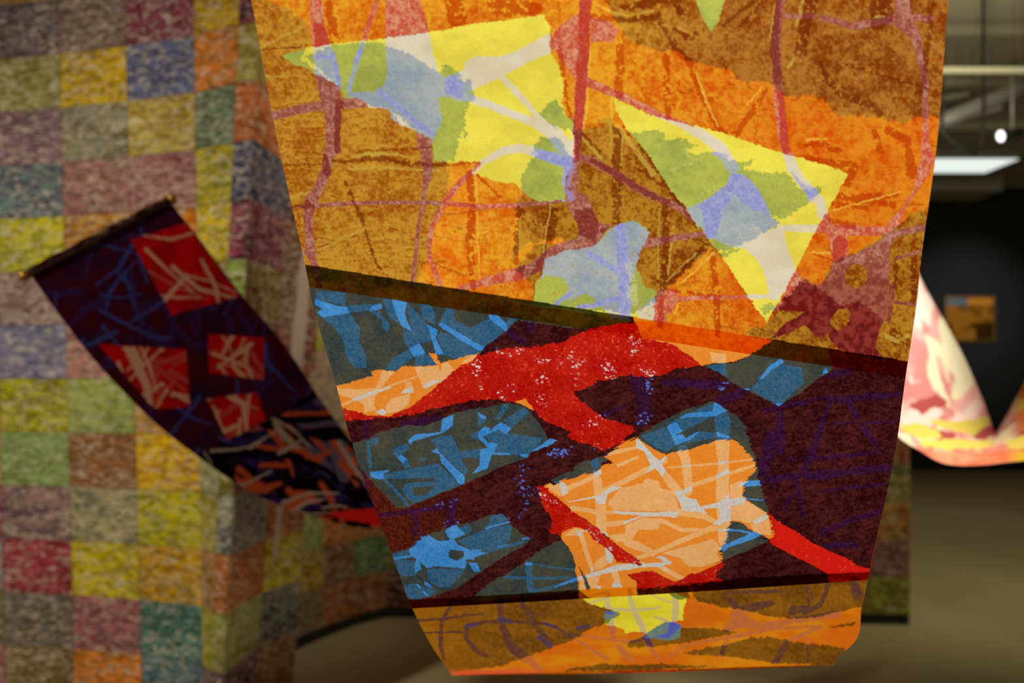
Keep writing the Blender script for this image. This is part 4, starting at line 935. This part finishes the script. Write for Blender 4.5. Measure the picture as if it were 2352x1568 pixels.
ln1 = cracks(75, 60, 460, 800, 1080, 50, 150, 4, 10); lnh = cracks(60, 60, 460, 800, 1080, 60, 160, 8, 22)
ln2, ln3 = pr.zero(), pr.zero()
for (cx, cy, r_) in ((420,600,110), (350,860,90), (545,820,60), (545,950,55)):
    ln2 |= cracks(9, cx - r_, cy - r_, cx + r_ * 0.6, cy + r_ * 0.6, r_ * 0.7, r_ * 1.7, 4, 10); ln3 |= cracks(6, cx - r_, cy - r_, cx + r_, cy + r_, r_, r_ * 2, 6, 14)
pr.poly(ln2, [(280,795),(312,797),(345,880),(352,930),(338,925),(325,880)], 2)
n = fbm(X, Y, 30, 771, 4, 0.6)
ink = mixc(L3(56, 8, 22), L3(40, 12, 36), sst(0.35, 0.65, n))
ink = np.where(lnh[:, None], L3(46, 24, 62), ink)
ink = np.where(ln1[:, None], L3(44, 52, 112), ink)
rc = mixc(L3(166, 10, 12), L3(140, 12, 14), sst(0.4, 0.6, n))
rc = np.where(ln3[:, None], L3(156, 56, 50), rc)
rc = np.where(ln2[:, None], L3(176, 130, 108), rc)
ink = np.where((red & ~blk)[:, None], rc, ink)
bc = mixc(L3(10, 5, 5), L3(22, 12, 30), sst(0.4, 0.6, n))
b1 = cracks(34, 480, 900, 1000, 1200, 60, 150, 14, 40, (-0.4, 0.9)); b2 = cracks(46, 520, 930, 900, 1210, 40, 110, 8, 22, (-0.5, 1.0)); b3 = cracks(26, 460, 900, 880, 1200, 50, 140, 4, 10, (-0.6, 1.2)); b4 = cracks(12, 690, 900, 820, 1040, 60, 140, 30, 60, (0.2, 1.2))
bc = np.where(b1[:, None], L3(34, 22, 62), bc)
bc = np.where(b4[:, None], L3(76, 66, 90), bc)
bc = np.where(b2[:, None], L3(150, 60, 30), bc)
bc = np.where(cracks(40, 480, 930, 900, 1210, 40, 120, 8, 20, (-0.5, 1.0))[:, None], L3(8, 4, 6), bc)
bc = np.where(b3[:, None], L3(136, 116, 104), bc)
ink = np.where(blk[:, None], bc, ink)
tl_ = pr.zero(); pr.poly(tl_, [(745,1180),(870,1165),(1300,1060),(1300,1130),(900,1210),(790,1192)], 3)
ink = np.where(tl_[:, None], L3(178, 24, 18), ink)
link('paper_sheet', grid_mesh('paper_sheet', Pn(X, Y, g[:, 2]), NU, NV, ink * 1.3), M_dim, dark)
ra, rb = np.array(P(50, 636, 2.905)), np.array(P(397, 456, 3.10))
dr = (rb - ra)
path = [ra + dr * s for s in (0.03, 0.97)]
v, f = tube_vf(path, 0.013, 16); pd('rod', v, f, M_rod, dark, True)
for s in ((-0.012, 0.032), (0.968, 1.012)):
    v, f = tube_vf([ra + dr * s[0], ra + dr * (s[0] * 0.7 + s[1] * 0.3), ra + dr * s[1]], [0.011, 0.0165, 0.0165], 16)
    o = pd('rod_cap', v, f, M_brass, dark, True); o['label'] = 'brass coloured rod end'
for s in (0.2, 0.8):
    q = ra + dr * s
    v, f = tube_vf([q + np.array([0, 0, 0.012]), (q[0], q[1], CZ - 0.001)], 0.0005, 5); pd('thread', v, f, M_thread, dark)
# loose paper lap stapled over the rod
t0 = np.linspace(0.05, 0.95, 40)
lap = []
for a in np.linspace(-0.4, 2.2, 10):
    lap.append([(ra + dr * s + np.array([0, -math.cos(a) * 0.0155, math.sin(a) * (0.0155 + 0.003 * math.sin(s * 31 + 2))])) for s in t0])
g2 = np.array(lap).reshape(-1, 3)
nn = fbm(g2[:, 0] * 100, g2[:, 2] * 300, 4, 861, 3)
ik = mixc(L3(60, 20, 24), L3(120, 104, 84), sst(0.55, 0.7, nn))
o = link('paper_lap', grid_mesh('paper_lap', g2, 40, 10, ik), M_dim, dark)

# ------------------------------------------------------------------ the pink scroll on the right
pink = thing('hanging_scroll', 'brightly lit pink and yellow paper scroll sagging before the black wall', 'scroll', P(2230, 1066, 3.05), 'hanging printed paper scrolls')
FE = [(1975,300),(2050,480),(2115,640),(2202,795),(2258,920),(2279,978),(2286,992),(2294,985),(2352,880),(2420,750),(2480,600)]
NE = [(1800,380),(1880,580),(1950,770),(2010,915),(2058,996),(2112,1034),(2180,1066),(2300,1063),(2450,1030),(2560,900),(2650,700)]
NV, NU = 300, 120
ca, cb = catmull(NE, NV), catmull(FE, NV)
t = np.linspace(0, 1, NU)[None, :, None]
g = (ca[:, None, :] * (1 - t) + cb[:, None, :] * t).reshape(-1, 2)
dd = np.broadcast_to(3.0 + 0.6 * t[..., 0], (NV, NU)).ravel()
uu = np.broadcast_to(np.linspace(0, 1, NV)[:, None], (NV, NU)).ravel() * 900
tt = np.broadcast_to(t[..., 0], (NV, NU)).ravel() * 240
n1 = fbm(uu, tt, 50, 901, 4, 0.55, 1.0); n2 = fbm(uu + tt * 0.3, tt, 54, 921, 3, 0.5, 1.0)
ink = mixc(L3(236, 174, 160), L3(214, 136, 126), sst(0.42, 0.62, n1))
ink = mixc(ink, L3(240, 228, 184), sst(0.58, 0.66, n2))
ink = mixc(ink, L3(244, 214, 196), sst(0.44, 0.34, n2))
rg = sst(2300, 2360, g[:, 0]) ; low = sst(1000, 1050, g[:, 1])
sal = mixc(L3(226, 112, 70), L3(214, 96, 22), sst(2200, 2330, g[:, 0]))
ink = mixc(ink, sal, low * 0.8)
st = fbm(g[:, 0] + g[:, 1] * 0.5, g[:, 1], 30, 941, 3, 0.5, 3.0)
orr = mixc(L3(206, 104, 16), L3(214, 180, 44), sst(0.5, 0.6, st)); orr = np.where((st < 0.4)[:, None], L3(170, 70, 50), orr)
ink = mixc(ink, orr, rg)
pp = Print(g[:, 0], g[:, 1]); yy = pp.zero(); mm = pp.zero()
for q in ([(2060,975),(2110,972),(2150,985),(2165,1005),(2120,1010),(2075,992)], [(2130,965),(2200,968),(2270,955),(2276,975),(2235,1000),(2200,990),(2160,980)], [(2110,1012),(2190,1008),(2290,1012),(2270,1028),(2180,1032),(2120,1025)], [(2310,1010),(2360,1000),(2360,1030),(2320,1030)]): pp.poly(yy, q, 6)
for q in ([(2125,975),(2160,988),(2200,995),(2185,1015),(2165,1010),(2130,995)], [(2230,1000),(2280,975),(2292,1000),(2250,1010)], [(2085,930),(2150,905),(2180,925),(2120,950)]): pp.poly(mm, q, 6)
ink = np.where(mm[:, None], L3(178, 84, 78), ink); ink = np.where(yy[:, None], L3(222, 204, 92), ink)
link('paper_sheet', grid_mesh('paper_sheet', Pn(g[:, 0], g[:, 1], dd), NU, NV, ink), M_pink, pink)
for (a, b) in (((1800,380,3.0),(1975,300,3.6)), ((2650,700,3.0),(2480,600,3.6))):
    a, b = np.array(P(*a)), np.array(P(*b)); d_ = b - a
    v, f = tube_vf([a - d_ * 0.05, b + d_ * 0.05], 0.011, 14); pd('rod', v, f, M_rod, pink, True)
    for q in (a, b):
        v, f = tube_vf([q + np.array([0, 0, 0.01]), (q[0], q[1], CZ - 0.001)], 0.0005, 5); pd('thread', v, f, M_thread, pink)

# ------------------------------------------------------------------ picture on the black wall
def picture():
    d = 18.96
    c0, c1 = P(2170, 784, d), P(2285, 680, d)
    t_ = thing('picture', 'small blue and gold landscape picture hanging on the black wall', 'picture', ((c0[0] + c1[0]) / 2, 19.0, c0[2]))
    w = 0.035
    for (x0, z0, x1, z1) in ((c0[0], c0[2], c1[0], c0[2] + w), (c0[0], c1[2] - w, c1[0], c1[2]), (c0[0], c0[2] + w, c0[0] + w, c1[2] - w), (c1[0] - w, c0[2] + w, c1[0], c1[2] - w)):
        v, f = box_vf((x0, 18.945, z0), (x1, 18.998, z1)); pd('frame', v, f, M_pframe, t_)
    nu, nv = 70, 60
    u, q = np.meshgrid(np.linspace(0, 1, nu), np.linspace(0, 1, nv)); u, q = u.ravel(), q.ravel()
    g_ = np.stack([c0[0] + 0.02 + (c1[0] - c0[0] - 0.04) * u, np.full(u.size, 18.962), c0[2] + 0.02 + (c1[2] - c0[2] - 0.04) * q], -1)
    n_ = fbm(u * 100, q * 100, 26, 951, 4, 0.6)
    ink = mixc(L3(170, 112, 36), L3(60, 42, 14), sst(0.42, 0.62, n_ + 0.15 * (0.5 - q)))
    sky = (q > 0.80) & (u < 0.46); gold = (q > 0.82) & (u >= 0.46)
    ink = np.where(gold[:, None], L3(214, 140, 56), ink); ink = np.where(sky[:, None], mixc(L3(120, 136, 150), L3(90, 104, 116), n_), ink)
    link('canvas', grid_mesh('canvas', g_, nu, nv, ink), M_canvas, t_)
M_pframe = plain('gilt_frame', (120, 82, 30), 0.5, 0.2, 10, 0.2)
M_canvas = paper_material('painted_canvas', 0.0, 1.0, 0.05, 50)
picture()

# ------------------------------------------------------------------ lamps and fittings under the ceiling
def spotlight(px, py, d, aim, label, r=0.07, lit=True):
    c = Vector(P(px, py, d)); a = (Vector(aim) - c).normalized()
    t_ = thing('track_spotlight', label, 'spotlight', c)
    v, f = tube_vf([c - a * 0.24, c - a * 0.235, c - a * 0.03, c], [r * 0.5, r * 0.95, r * 1.12, r * 1.15], 24, True)
    f = f[:-1]
    pd('housing', v, f, M_metal, t_, True)
    v, f = tube_vf([c - a * 0.012, c - a * 0.008], [r * 1.02, r * 1.02], 24); pd('lens', v, f, M_bulb, t_)
    v, f = tube_vf([c - a * 0.14 + Vector((0, 0, r)), c - a * 0.14 + Vector((0, 0, 0.548))], 0.011, 10); pd('stem', v, f, M_grey, t_, True)
    return c - a * 0.14 + Vector((0, 0, 0.55))
top = spotlight(2297, 313, 9.0, (-3.0, 6.8, 1.9), 'lit round spotlight under the ceiling, its white lens facing down', 0.046)
# track that carries it
rail_z = top.z + 0.022
v, f = box_vf((top.x - 2.2, top.y - 0.025, rail_z - 0.02), (top.x + 2.4, top.y + 0.025, rail_z + 0.025))
tr1 = pd('lighting_track', v, f, M_ceil)
tr1['label'] = 'pale lighting track carrying the lit round spotlight'; tr1['category'] = 'track'
v, f = [], []
for xx in (-1.6, 0.1, 1.9):
    v2, f2 = tube_vf([(top.x + xx, top.y, rail_z + 0.02), (top.x + xx, top.y, CZ)], 0.003, 6)
    pd('hanger', v2, f2, M_metal, tr1)
# fluorescent fitting
d = 13.0
zz = P(0, 363, d)[2]; d2 = d * (HOR - 363) / (HOR - 396)
x0, x1 = P(2040, 0, d)[0], P(2345, 0, d)[0]
lf = thing('ceiling_light', 'long white fluorescent light fitting close under the ceiling', 'light', ((x0 + x1) / 2, d, zz))
v = [(x0, d, zz), (x1, d, zz), (P(2262, 0, d2)[0], d2, zz), (x0, d2, zz)]
v = v + [(q[0], q[1], q[2] + 0.10) for q in v]
f = [(0,3,2,1),(4,5,6,7),(0,1,5,4),(1,2,6,5),(2,3,7,6),(3,0,4,7)]
pd('housing', v, f, M_grey, lf)
dv = [(v[i][0] * 0.98 + 0.02 * (x0 + x1) / 2, v[i][1] + (0.03 if i < 2 else -0.03), zz - 0.012) for i in range(4)] + [(v[i][0] * 0.98 + 0.02 * (x0 + x1) / 2, v[i][1] + (0.03 if i < 2 else -0.03), zz - 0.0005) for i in range(4)]
pd('diffuser', dv, f, M_tube, lf)
for xx in (x0 + 0.3, x1 + 0.2):
    v2, f2 = tube_vf([(xx, d + 0.6, zz + 0.09), (xx, d + 0.6, CZ)], 0.003, 6); pd('hanger', v2, f2, M_metal, lf)
# duct crossing under the ceiling
A_, B_ = Vector(P(2060, 322, 9.6)), Vector(P(2420, 170, 9.6))
v, f = tube_vf([A_, A_ * 0.5 + B_ * 0.5, B_], 0.075, 16)
o = pd('pipe', v, f, M_grey, None, True); o['label'] = 'grey round pipe running slantwise below the ceiling'; o['category'] = 'pipe'
for s in (0.2, 0.75):
    q = A_ * (1 - s) + B_ * s
    v2, f2 = tube_vf([q + Vector((0, 0, 0.07)), (q.x, q.y, CZ)], 0.0025, 6); pd('hanger', v2, f2, M_metal, o)
for i, (p0, p1, lab) in enumerate((((2140, 236), (2226, 222), 'pale flat slab put in for a reflection by the pipe, nearest the orange scroll'), ((2226, 272), (2300, 252), 'pale flat slab put in for a reflection above the lit round spotlight'))):
    q0, q1 = Vector(P(*p0, 11.0)), Vector(P(*p1, 11.0))
    n_ = Vector((0, 0.16, 0))  # pale slabs modelled in place of reflections under the ceiling
    vv = [q0, q1, q1 + n_, q0 + n_]; vv = vv + [q + Vector((0, 0, 0.06)) for q in vv]
    o = pd('reflection_slab', vv, [(0,3,2,1),(4,5,6,7),(0,1,5,4),(1,2,6,5),(2,3,7,6),(3,0,4,7)], M_trimw); o['label'] = lab; o['category'] = 'reflection_slab'
    for s in (0.2, 0.8):
        q = q0 * (1 - s) + q1 * s + n_ * 0.5
        v2, f2 = tube_vf([q + Vector((0, 0, 0.05)), (q.x, q.y, CZ)], 0.0025, 6); pd('hanger', v2, f2, M_metal, o)
pts_ = [P(2165, 305, 9.3), P(2190, 328, 9.3), P(2215, 344, 9.3), P(2240, 350, 9.3), P(2255, 338, 9.3), P(2258, 312, 9.3), (P(2259, 300, 9.3)[0], 9.3, CZ)]
v, f = tube_vf([(pts_[0][0], 9.3, CZ)] + pts_, 0.014, 10)
o = pd('cable', v, f, M_metal, None, True); o['label'] = 'slack dark cable looping down from the ceiling'; o['category'] = 'cable'
